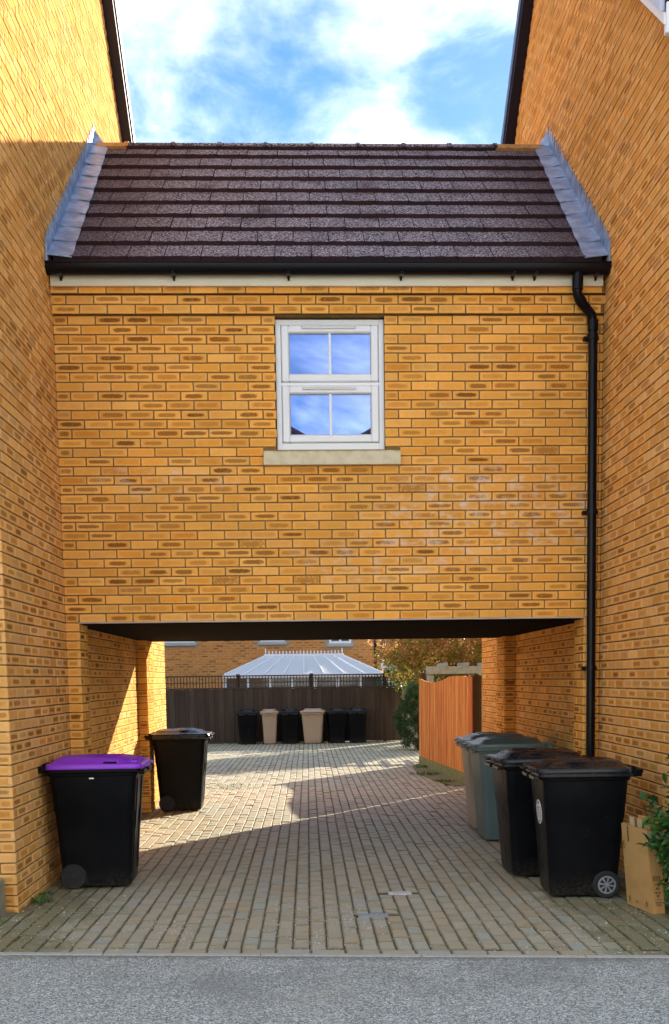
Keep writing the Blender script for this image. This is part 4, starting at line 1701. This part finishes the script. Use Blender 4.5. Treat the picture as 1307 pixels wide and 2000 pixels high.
def slab(name, a0, a1, b0, b1, c0, c1, mat='card_flap', da=0.0):
    mb = MB()
    vs = [cb(a0, b0, c0), cb(a1, b0, c0), cb(a1, b1, c0), cb(a0, b1, c0), cb(a0+da, b0, c1), cb(a1+da, b0, c1), cb(a1+da, b1, c1), cb(a0+da, b1, c1)]
    mb.add(vs, [(0, 3, 2, 1), (4, 5, 6, 7), (0, 1, 5, 4), (1, 2, 6, 5), (2, 3, 7, 6), (3, 0, 4, 7)])
    return mb.obj(name, mat, t)


slab('inner_sheet', 0.09, 0.145, 0.018, 0.024, 0.3, 1.10)
slab('inner_sheet', 0.165, 0.225, 0.034, 0.040, 0.3, 1.09)
slab('inner_sheet', 0.15, 0.30, 0.050, 0.056, 0.3, 1.13, 'cardboard')
slab('inner_sheet', 0.03, 0.10, 0.060, 0.066, 0.3, 1.08, 'cardboard')
slab('flap', ln+0.002, ln+0.006, -0.004, th+0.004, 0.80, 0.98)
slab('tape', 0.10, 0.112, -0.0125, -0.011, 0.80, 0.985, 'print_ink')
# print: dark handling marks on the narrow end and two smudges on the face
mb = MB()


def mark(a0, b0, a1, b1):              # across (0..1) and up (0..1) on the narrow end
    e_ = ln+0.0018
    mb.face([cb(e_, th*a0, b0), cb(e_, th*a1, b0), cb(e_, th*a1, b1), cb(e_, th*a0, b1)])


for (a0, b0, a1, b1) in ((0.18, 0.435, 0.78, 0.445), (0.18, 0.395, 0.26, 0.445), (0.18, 0.395, 0.78, 0.402), (0.32, 0.412, 0.62, 0.425), (0.70, 0.395, 0.78, 0.44),
                         (0.25, 0.345, 0.72, 0.353), (0.55, 0.325, 0.72, 0.353), (0.30, 0.29, 0.70, 0.298), (0.40, 0.298, 0.60, 0.312), (0.47, 0.312, 0.53, 0.322),
                         (0.22, 0.255, 0.80, 0.262), (0.30, 0.235, 0.42, 0.262), (0.58, 0.235, 0.70, 0.262), (0.40, 0.205, 0.60, 0.225), (0.46, 0.190, 0.54, 0.205),
                         (0.22, 0.165, 0.80, 0.172), (0.22, 0.135, 0.80, 0.142), (0.32, 0.095, 0.38, 0.135), (0.48, 0.095, 0.54, 0.135), (0.64, 0.095, 0.70, 0.135), (0.32, 0.095, 0.70, 0.101)):
    mark(a0, b0, a1, b1)
for (a, c0_, c1_) in ((0.055, 0.055, 0.125), (0.15, 0.07, 0.10), (0.285, 0.06, 0.13), (0.03, 0.70, 0.80)):
    mb.face([cb(a, -0.0105, c0_), cb(a+0.012, -0.0112, c0_), cb(a+0.012, -0.0125, c1_), cb(a, -0.0115, c1_)])
mb.obj('print', 'print_ink', t)


# ================================================================ plants
def leaf(mb, c, d, n, ln_, wd, rnd, fold=0.25):
    d = d.normalized()
    s = d.cross(n)
    if s.length < 1e-4:
        s = d.orthogonal()
    s.normalize()
    n = s.cross(d).normalized()
    a, b = c, c+d*ln_-n*ln_*0.12
    m1, m2 = c+d*ln_*0.35+s*wd/2+n*wd*fold, c+d*ln_*0.35-s*wd/2+n*wd*fold
    m3, m4 = c+d*ln_*0.72+s*wd*0.38+n*wd*fold*0.6, c+d*ln_*0.72-s*wd*0.38+n*wd*fold*0.6
    q1, q2 = c+d*ln_*0.38, c+d*ln_*0.74-n*ln_*0.03
    mb.add([a, m1, q1, m2, m3, q2, m4, b], [(0, 2, 1), (0, 3, 2), (1, 2, 5, 4), (2, 3, 6, 5), (4, 5, 7), (5, 6, 7)], rnd)


def rv():
    while True:
        v = Vector((random.uniform(-1, 1), random.uniform(-1, 1), random.uniform(-1, 1)))
        if 0.05 < v.length < 1:
            return v.normalized()


def bush(name, label, cat, base, cen, rad, ncl, per, lsize, lw, mat, trunk=True, rndf=None, spread=0.16, upbias=0.3, hollow=0.55, stems=7, skip=None):
    base = Vector(base)
    t = thing(name, label, cat, base)
    cen = Vector(cen)-base
    rad = Vector(rad)
    mb = MB()
    tips = []
    for i in range(ncl):
        d = rv()
        rr = hollow+(1-hollow)*random.random()**0.6
        wob = 1+0.16*math.sin(d.x*5+d.z*4)+0.12*math.sin(d.y*7-d.z*6+1)
        c = cen+Vector((d.x*rad.x, d.y*rad.y, d.z*rad.z))*rr*wob
        if c.z < 0.03:
            continue
        if skip and skip(c+base):
            continue
        tips.append(c)
        axis = (Vector((d.x/rad.x, d.y/rad.y, d.z/rad.z)).normalized()+Vector((0, 0, upbias))+rv()*0.5).normalized()
        crnd = random.random()
        for k in range(per):
            dd = (axis*0.55+rv()).normalized()
            p = c+rv()*spread*random.random()
            r0 = rndf(p+base, crnd) if rndf else min(1, max(0, 0.5*crnd+random.random()*0.5))
            leaf(mb, p, dd, (Vector((0, 0, 1))+rv()*0.7).normalized(), lsize*random.uniform(0.7, 1.25), lw*random.uniform(0.8, 1.2), r0)
    crown = mb.obj('crown' if cat == 'tree' else 'foliage', mat, t)
    if trunk:
        mb = MB()
        for k in range(stems):
            tip = random.choice(tips)
            a = rv()
            st = Vector((a.x*0.05, a.y*0.05, -0.02))
            mid = st.lerp(tip, 0.5)+Vector((a.x, a.y, 0))*0.08*rad.x
            r0 = 0.012+0.012*rad.z
            mb.tube([st, st.lerp(mid, 0.5)+Vector((0, 0, 0.05*rad.z)), mid, tip], [r0, r0*0.8, r0*0.55, r0*0.2], 7)
        mb.obj('trunk' if cat == 'tree' else 'stem', 'trunk_bark', t, smooth=60)
    return t


bush('laurel_shrub', 'glossy dark green leafy shrub at the right edge beside the cardboard box', 'shrub', (4.68, -2.46, 0), (4.615, -2.46, 0.60), (0.34, 0.33, 0.58), 360, 10, 0.085, 0.034, 'leaf_laurel', spread=0.10, upbias=0.5,
     skip=lambda p: p.x > 4.40 and p.y > -1.95)


def phot(p, c):
    k = 0.46+0.28*(p.z-1.6)+0.60*(c-0.5)+random.uniform(-0.22, 0.22)
    return min(1, max(0, k))


bush('photinia_tree', 'bushy tree with copper red and green leaves behind the pergola', 'tree', (5.6, 17.0, 0), (5.55, 16.9, 2.45), (1.75, 1.1, 1.45), 2300, 13, 0.09, 0.040, 'leaf_photinia', rndf=phot, spread=0.20, stems=16, hollow=0.35)
bush('conifer_shrub', 'rounded dark green clipped shrub against the end of the orange fence', 'shrub', (4.46, 14.4, 0), (4.46, 14.4, 0.70), (0.46, 0.46, 0.72), 900, 14, 0.085, 0.014, 'leaf_conifer', spread=0.07, upbias=0.9, hollow=0.72,
     rndf=lambda p, c: min(1, max(0, 0.25*c+0.35*random.random()+0.45*max(0, p.z-0.75))))
bush('dark_shrub', 'dark green shrub poking over the far fence left of the copper tree', 'shrub', (4.35, 18.9, 0), (4.35, 18.9, 1.15), (0.5, 0.4, 1.1), 200, 10, 0.10, 0.04, 'leaf_laurel', spread=0.15)

# weeds
def weed(loc, label, nb, hgt, rad, mat='leaf_weed'):
    loc = Vector(loc)
    mb = MB()
    for k in range(nb):
        a = random.random()*6.28
        r_ = rad*random.random()**0.5
        p = Vector((math.cos(a)*r_, math.sin(a)*r_, 0.0))
        d = Vector((math.cos(a)*0.7+random.uniform(-.4, .4), math.sin(a)*0.7+random.uniform(-.4, .4), random.uniform(0.3, 1.2)))
        leaf(mb, p, d, Vector((0, 0, 1)), hgt*random.uniform(0.5, 1.1), hgt*0.28, random.random())
    o = mb.obj('weed', mat, loc=loc)
    tag(o, label, 'weed')


weed((0.07, -1.52, 0), 'low green weed at the foot of the left wall near the purple bin', 60, 0.045, 0.09)
weed((0.035, -1.25, 0), 'tiny weed in the joint right behind the low one on the left', 30, 0.035, 0.05)
weed((-0.12, -2.22, 0), 'small weed patch in front of the ribbed drain surround', 50, 0.035, 0.12)
weed((0.95, 6.6, 0), 'sunlit patch of green weeds on the paving beyond the left black bin', 170, 0.035, 0.42)
weed((3.90, 8.2, 0.006), 'weeds trailing along the foot of the orange fence', 150, 0.05, 0.25)
weed((4.02, 9.6, 0.006), 'small weed clump at the far end of the orange fence', 80, 0.05, 0.16)
weed((4.08, 6.9, 0.006), 'small weed clump at the near end of the orange fence', 80, 0.05, 0.16)
weed((4.45, -2.75, 0), 'moss and weed tuft below the shrub on the right', 120, 0.035, 0.20)

# ================================================================ fences
t = thing('orange_fence', 'orange brown board fence with a dipping curved top beyond the passage', 'fence', (4.10, 10.3, 0))
fa, fb = Vector((4.06, 10.35, 0)), Vector((4.40, 6.32, 0))
fd = (fb-fa).normalized()
fl = (fb-fa).length
fnr = Vector((fd.y, -fd.x, 0))
if fnr.x > 0:
    fnr = -fnr
inv = -Vector(t.location)
nb = 44


def ftop(f):
    dip = 0.085*(1-(2*min(f/0.62, 1)-1)**2) if f < 0.62 else 0
    return 1.565-dip+0.03*f - (0.02 if f > 0.9 else 0)


for k in range(nb):
    f0, f1 = k/nb, (k+1)/nb
    a = fa+fd*fl*f0+inv
    b = fa+fd*(fl*f1+0.008)+inv
    z0 = 0.15
    off0, off1 = fnr*0.012, fnr*0.024
    za, zb = ftop(f0), ftop(f1)
    mb = MB()
    vs = [a+off1, b+off0, b-fnr*0.002, a-fnr*0.002]
    lo = [p+Vector((0, 0, z0)) for p in vs]
    hi = [vs[0]+Vector((0, 0, za)), vs[1]+Vector((0, 0, zb)), vs[2]+Vector((0, 0, zb)), vs[3]+Vector((0, 0, za))]
    mb.add(lo+hi, [(0, 3, 2, 1), (4, 5, 6, 7), (0, 1, 5, 4), (1, 2, 6, 5), (2, 3, 7, 6), (3, 0, 4, 7)], random.random()*97)
    mb.obj('board', 'fence_orange', t)
for k in range(2):
    mb = MB()
    a, b = fa+fd*fl*(k*0.5)+inv, fa+fd*fl*(k*0.5+0.495)+inv
    vs = [a+fnr*0.03, b+fnr*0.03, b-fnr*0.02, a-fnr*0.02]
    mb.add([p+Vector((0, 0, -0.02)) for p in vs]+[p+Vector((0, 0, 0.149)) for p in vs], [(0, 3, 2, 1), (4, 5, 6, 7), (0, 1, 5, 4), (1, 2, 6, 5), (2, 3, 7, 6), (3, 0, 4, 7)])
    mb.obj('gravel_board', 'concrete_moss', t)
for f in (0.0, 0.5, 1.0):
    p = fa+fd*fl*f+inv-fnr*0.06
    mb = MB()
    mb.box((p.x-0.04, p.y-0.04, -0.02), (p.x+0.04, p.y+0.04, 1.60 if f else 1.66), bev=0.006)
    mb.obj('post', 'fence_post_wood', t)
mb = MB()      # dark panel closing the gap to the house
p = fb+inv
mb.box((p.x+0.005, p.y-0.01, 0.0), (p.x+0.13, p.y+0.03, 1.58))
mb.obj('end_panel', 'fence_post_wood', t)

t = thing('far_fence', 'dark brown board fence with trellis top behind the far row of bins', 'fence', (1.0, 17.82, 0))
fx0, fx1 = -5.2, 4.36
k = 0
x = fx0
while x < fx1:
    mb = MB()
    z1 = 1.345+random.uniform(-0.006, 0.006)
    mb.box((x-1.0, -0.012-0.012*(k % 2), 0.02), (x+0.130-1.0, 0.008-0.012*(k % 2), z1), rnd=random.random()*97, bev=0.004)
    mb.obj('board', 'fence_dark', t)
    x += 0.122
    k += 1
mb = MB()
mb.box((fx0-1.0, -0.03, 1.35), (fx1-1.0, 0.03, 1.385), bev=0.004)
mb.box((fx0-1.0, -0.02, 1.66), (fx1-1.0, 0.02, 1.69), bev=0.004)
mb.box((fx0-1.0, -0.015, 1.50), (fx1-1.0, 0.0, 1.52))
x = fx0
while x < fx1:
    mb.box((x-1.0, -0.026, 1.386), (x+0.022-1.0, -0.0155, 1.659))
    x += 0.078
o = mb.obj('trellis', 'fence_dark', t)
x = fx0
while x < fx1+0.1:
    mb = MB()
    mb.box((x-1.045, 0.012, 0), (x-0.955, 0.10, 1.72), bev=0.006)
    mb.obj('post', 'fence_post_wood', t)
    x += 1.83
t = thing('fence_panel', 'weathered pale board panel between the far fence and the round shrub', 'fence', (4.62, 17.3, 0))
for k in range(5):
    mb = MB()
    mb.box((-0.28+k*0.125, -0.012, 0.0), (-0.16+k*0.125, 0.012, 1.30+random.uniform(-0.01, 0.01)), rnd=random.random()*97, bev=0.004)
    mb.obj('board', 'grey_wood', t)
for k in range(18):
    pass

mb = MB()
pts = [(3.86, 9.9), (4.0, 10.4), (4.45, 10.4), (4.45, 6.26), (4.1, 6.26), (3.92, 7.2), (3.80, 8.3)]
mb.face([(x, y, 0.006) for x, y in pts[::-1]])
o = mb.obj('gravel_strip', 'verge_soil')
o['kind'] = 'structure'
# pergola
t = thing('pergola', 'weathered timber pergola beam on a post rising behind the orange fence', 'pergola', (4.66, 14.0, 0))
mb = MB()
mb.box((-0.07, -0.05, 0), (0.07, 0.05, 1.80), bev=0.006)
mb.obj('post', 'grey_wood', t)
mb = MB()
mb.box((-0.10, -0.095, 1.645), (2.6, -0.052, 1.805), bev=0.006)
mb.obj('beam', 'grey_wood', t)
for k in range(6):
    mb = MB()
    xx = 0.30+k*0.46
    mb.box((xx, -0.22, 1.807), (xx+0.05, 1.3, 1.885), bev=0.006)
    mb.obj('rafter', 'grey_wood', t)
mb = MB()
mb.box((2.43, -0.05, 0), (2.57, 0.05, 1.80), bev=0.006)
mb.obj('post', 'grey_wood', t)

# ================================================================ beyond the far fence
t = thing('conservatory', 'white conservatory with hipped glazed roof behind the far fence', 'conservatory', (1.95, 20.0, 0))
cx0, cx1, cy0, cy1 = -2.15, 2.10, 0.0, 2.9
ez, rzv = 1.72, 2.24
rx0, rx1, ry = -1.10, 1.06, 1.5
corners = [(cx0, cy0, ez), (cx1, cy0, ez), (cx1, cy1, ez), (cx0, cy1, ez)]
ra, rb = (rx0, ry, rzv), (rx1, ry, rzv)
npan = 8
for k in range(npan):                   # front roof panes
    f0, f1 = k/npan, (k+1)/npan
    def lp(a, b, f):
        return Vector(a).lerp(Vector(b), f)
    mb = MB()
    q = [lp(corners[0], corners[1], f0+0.006), lp(corners[0], corners[1], f1-0.006), lp(ra, rb, f1-0.006), lp(ra, rb, f0+0.006)]
    mb.add(q+[p-Vector((0, 0, 0.025)) for p in q], [(0, 1, 2, 3), (7, 6, 5, 4), (0, 4, 5, 1), (1, 5, 6, 2), (2, 6, 7, 3), (3, 7, 4, 0)])
    mb.obj('roof_pane', 'polycarb', t)
for q in ((corners[1], corners[2], rb), (corners[3], corners[0], ra), (corners[2], corners[3], ra, rb)):
    mb = MB()
    q = [Vector(p) for p in q]
    nq = len(q)
    mb.add(q+[p-Vector((0, 0, 0.025)) for p in q], [tuple(range(nq)), tuple(range(nq, 2*nq))[::-1]])
    mb.obj('roof_pane', 'polycarb', t)
for k in range(npan+1):
    f = k/npan
    mb = MB()
    mb.tube([Vector(corners[0]).lerp(Vector(corners[1]), f)+Vector((0, 0, 0.012)), Vector(ra).lerp(Vector(rb), f)+Vector((0, 0, 0.012))], 0.022, 6)
    mb.obj('glazing_bar', 'upvc_white', t)
mb = MB()
mb.box((rx0-0.05, ry-0.05, rzv-0.02), (rx1+0.05, ry+0.05, rzv+0.05), bev=0.008)
rdg = mb.obj('ridge', 'upvc_white', t)
for k in range(23):
    mb = MB()
    xx = rx0+k*(rx1-rx0)/22
    hh_ = 0.17 if k in (0, 22) else 0.10
    mb.tube([(xx, ry, rzv+0.045), (xx, ry, rzv+0.045+hh_*0.6), (xx, ry, rzv+0.045+hh_)], [0.012, 0.022, 0.004], 6)
    mb.obj('cresting', 'upvc_white', rdg)
mb = MB()
mb.box((cx0-0.06, cy0-0.07, ez-0.10), (cx1+0.06, cy0+0.01, ez-0.005), bev=0.01)
mb.obj('gutter', 'upvc_white', t)
for k in range(8):
    xx = cx0+k*(cx1-cx0)/7
    mb = MB()
    mb.box((xx-0.04, cy0, 0), (xx+0.04, cy0+0.06, ez-0.1), bev=0.006)
    mb.obj('mullion', 'upvc_white', t)
    if k < 7:
        mb = MB()
        mb.box((xx+0.042, cy0+0.02, 0.5), (xx+(cx1-cx0)/7-0.042, cy0+0.035, ez-0.1))
        mb.obj('pane', 'far_glass', t)
mb = MB()
mb.box((cx0, cy0+0.005, 0), (cx1, cy0+0.055, 0.49))
mb.box((cx0, cy0+0.3, 0.0), (cx0+0.05, cy1, ez-0.1))
mb.box((cx1-0.05, cy0+0.3, 0.0), (cx1, cy1, ez-0.1))
mb.obj('base_wall', 'upvc_white', t)


def far_house(label, loc, x0, x1, hgt, depth, wins, wallm='brick_far', roofm='roof_tile', face=-1, door=None, pitch=0.75, ridge_along=True, bricks=False):
    """plain two storey house; face -1 looks to -y, +1 looks to +y"""
    t = thing('brick_house', label, 'house', loc)
    y0, y1 = (0.0, depth) if face < 0 else (-depth, 0.0)
    mb = MB()
    mb.box((x0, y0, 0), (x1, y1, hgt))
    wall = mb.obj('wall', 'mortar_far' if bricks else wallm, t)
    if bricks:
        bl = []
        c = 0
        z = 0.9
        while z < min(hgt, 3.3):
            s = x0-(0.112 if c % 2 else 0)
            while s < x1:
                a, b = max(s, x0), min(s+0.215, x1)
                if b-a > 0.03 and not any(wx-0.03 < b and a < wx+ww+0.03 and wz-0.12 < z+0.065 and z < wz+wh+0.03 for wx, wz, ww, wh in wins):
                    bl.append((Vector((a, -0.006, z)), X_, Z_, -Y_, b-a, 0.065))
                s += 0.225
            z += 0.075
            c += 1
        m2 = MB()
        for q in bl:
            brick_geo(m2, *q, random.random()*97)
        fo = m2.obj('brick_field', 'brick_far', wall)
        fo['kind'] = 'stuff'
    mb = MB()
    ovh = 0.3
    if ridge_along:
        ym = (y0+y1)/2
        rz = hgt+pitch*(depth/2)
        A = [(x0-ovh, y0-ovh, hgt-ovh*pitch), (x1+ovh, y0-ovh, hgt-ovh*pitch), (x1+ovh, ym, rz), (x0-ovh, ym, rz), (x0-ovh, y1+ovh, hgt-ovh*pitch), (x1+ovh, y1+ovh, hgt-ovh*pitch)]
        B = [(p[0], p[1], p[2]-0.12) for p in A]
        mb.add(A+B, [(0, 1, 2, 3), (3, 2, 5, 4), (6, 9, 8, 7), (9, 10, 11, 8), (0, 6, 7, 1), (4, 5, 11, 10), (1, 7, 8, 2), (2, 8, 11, 5), (0, 3, 9, 6), (3, 4, 10, 9)])
        mb.add([(x0, y0, hgt), (x0, y1, hgt), (x0, ym, rz-0.13), (x1, y0, hgt), (x1, y1, hgt), (x1, ym, rz-0.13)], [(0, 1, 2), (3, 5, 4)], mi=1)
    else:
        xm = (x0+x1)/2
        rz = hgt+pitch*((x1-x0)/2)
        A = [(x0-ovh, y0-ovh, hgt-ovh*pitch), (x0-ovh, y1+ovh, hgt-ovh*pitch), (xm, y1+ovh, rz), (xm, y0-ovh, rz), (x1+ovh, y0-ovh, hgt-ovh*pitch), (x1+ovh, y1+ovh, hgt-ovh*pitch)]
        B = [(p[0], p[1], p[2]-0.12) for p in A]
        mb.add(A+B, [(0, 3, 2, 1), (3, 4, 5, 2), (6, 7, 8, 9), (9, 8, 11, 10), (0, 1, 7, 6), (4, 10, 11, 5), (0, 6, 9, 3), (3, 9, 10, 4), (1, 2, 8, 7), (2, 5, 11, 8)])
        mb.add([(x0, y0, hgt), (x1, y0, hgt), (xm, y0, rz-0.13), (x0, y1, hgt), (x1, y1, hgt), (xm, y1, rz-0.13)], [(0, 1, 2), (3, 5, 4)], mi=1)
    mb.obj('roof', [roofm, wallm], t)
    yo = y0 if face < 0 else y1
    for wx, wz, ww, wh in wins:
        mb = MB()
        f_ = face
        ya, yb = sorted((yo+f_*0.03, yo-f_*0.02))
        for (a, b, c_, d) in ((0, 0.07, 0, wh), (ww-0.07, ww, 0, wh), (0.07, ww-0.07, 0, 0.07), (0.07, ww-0.07, wh-0.07, wh), (ww/2-0.035, ww/2+0.035, 0.07, wh-0.07)):
            mb.box((wx+a, ya, wz+c_), (wx+b, yb, wz+d))
        wn_ = mb.obj('window', 'upvc_white', t)
        mb = MB()
        ya, yb = sorted((yo+f_*0.012, yo-f_*0.015))
        mb.box((wx+0.07, ya, wz+0.07), (wx+ww-0.07, yb, wz+wh-0.07))
        mb.obj('pane', 'far_glass', wn_)
        mb = MB()
        ya, yb = sorted((yo+f_*0.08, yo-f_*0.02))
        mb.box((wx-0.06, ya, wz-0.09), (wx+ww+0.06, yb, wz-0.002))
        mb.obj('sill', 'concrete', wn_)
    if door:
        mb = MB()
        ya, yb = sorted((yo+face*0.03, yo-face*0.02))
        mb.box((door, ya, 0), (door+0.95, yb, 2.05), bev=0.01)
        mb.obj('door', 'door_dark', t)
    return t


far_house('red brick house with white windows behind the conservatory', (0, 23.1, 0), -4.5, 4.22, 5.2, 7.0,
          [(2.68, 2.62, 0.66, 1.1), (0.64, 2.70, 0.72, 1.1), (-2.2, 2.70, 0.9, 1.1)], bricks=True)
mb = MB()
t = bpy.data.objects['brick_house.002'] if 'brick_house.002' in bpy.data.objects else None
mb.tube([(4.05, -0.06, 0.0), (4.05, -0.06, 5.1)], 0.04, 8)
mb.obj('downpipe', 'gutter_black', t)
far_house('pale house with white eaves far behind the copper leaved tree', (7.5, 31.0, 0), -2.6, 5.0, 2.6, 7.0, [(-1.6, 1.2, 0.9, 1.0)], wallm='render_white', pitch=0.6)
# houses across the street, behind the viewer: they show in the window's reflection
far_house('house across the street seen reflected in the lower left window pane', (-2.6, -20.5, 0), -6.0, 5.2, 7.85, 8.0, [(-4.6, 5.4, 1.2, 1.3), (1.8, 5.4, 1.2, 1.3), (-4.6, 3.0, 1.2, 1.3), (1.8, 3.0, 1.2, 1.3), (-4.6, 0.9, 1.4, 1.2)], face=1, door=0.2, wallm='render_white', ridge_along=False, pitch=0.55)
far_house('house across the street seen reflected in the lower right window pane', (8.5, -20.5, 0), -5.4, 6.0, 7.85, 8.0, [(-3.6, 5.4, 1.2, 1.3), (2.8, 5.4, 1.2, 1.3), (-3.6, 3.0, 1.2, 1.3), (2.8, 3.0, 1.2, 1.3), (2.8, 0.9, 1.4, 1.2)], face=1, door=-0.9, wallm='render_white', ridge_along=False, pitch=0.55)
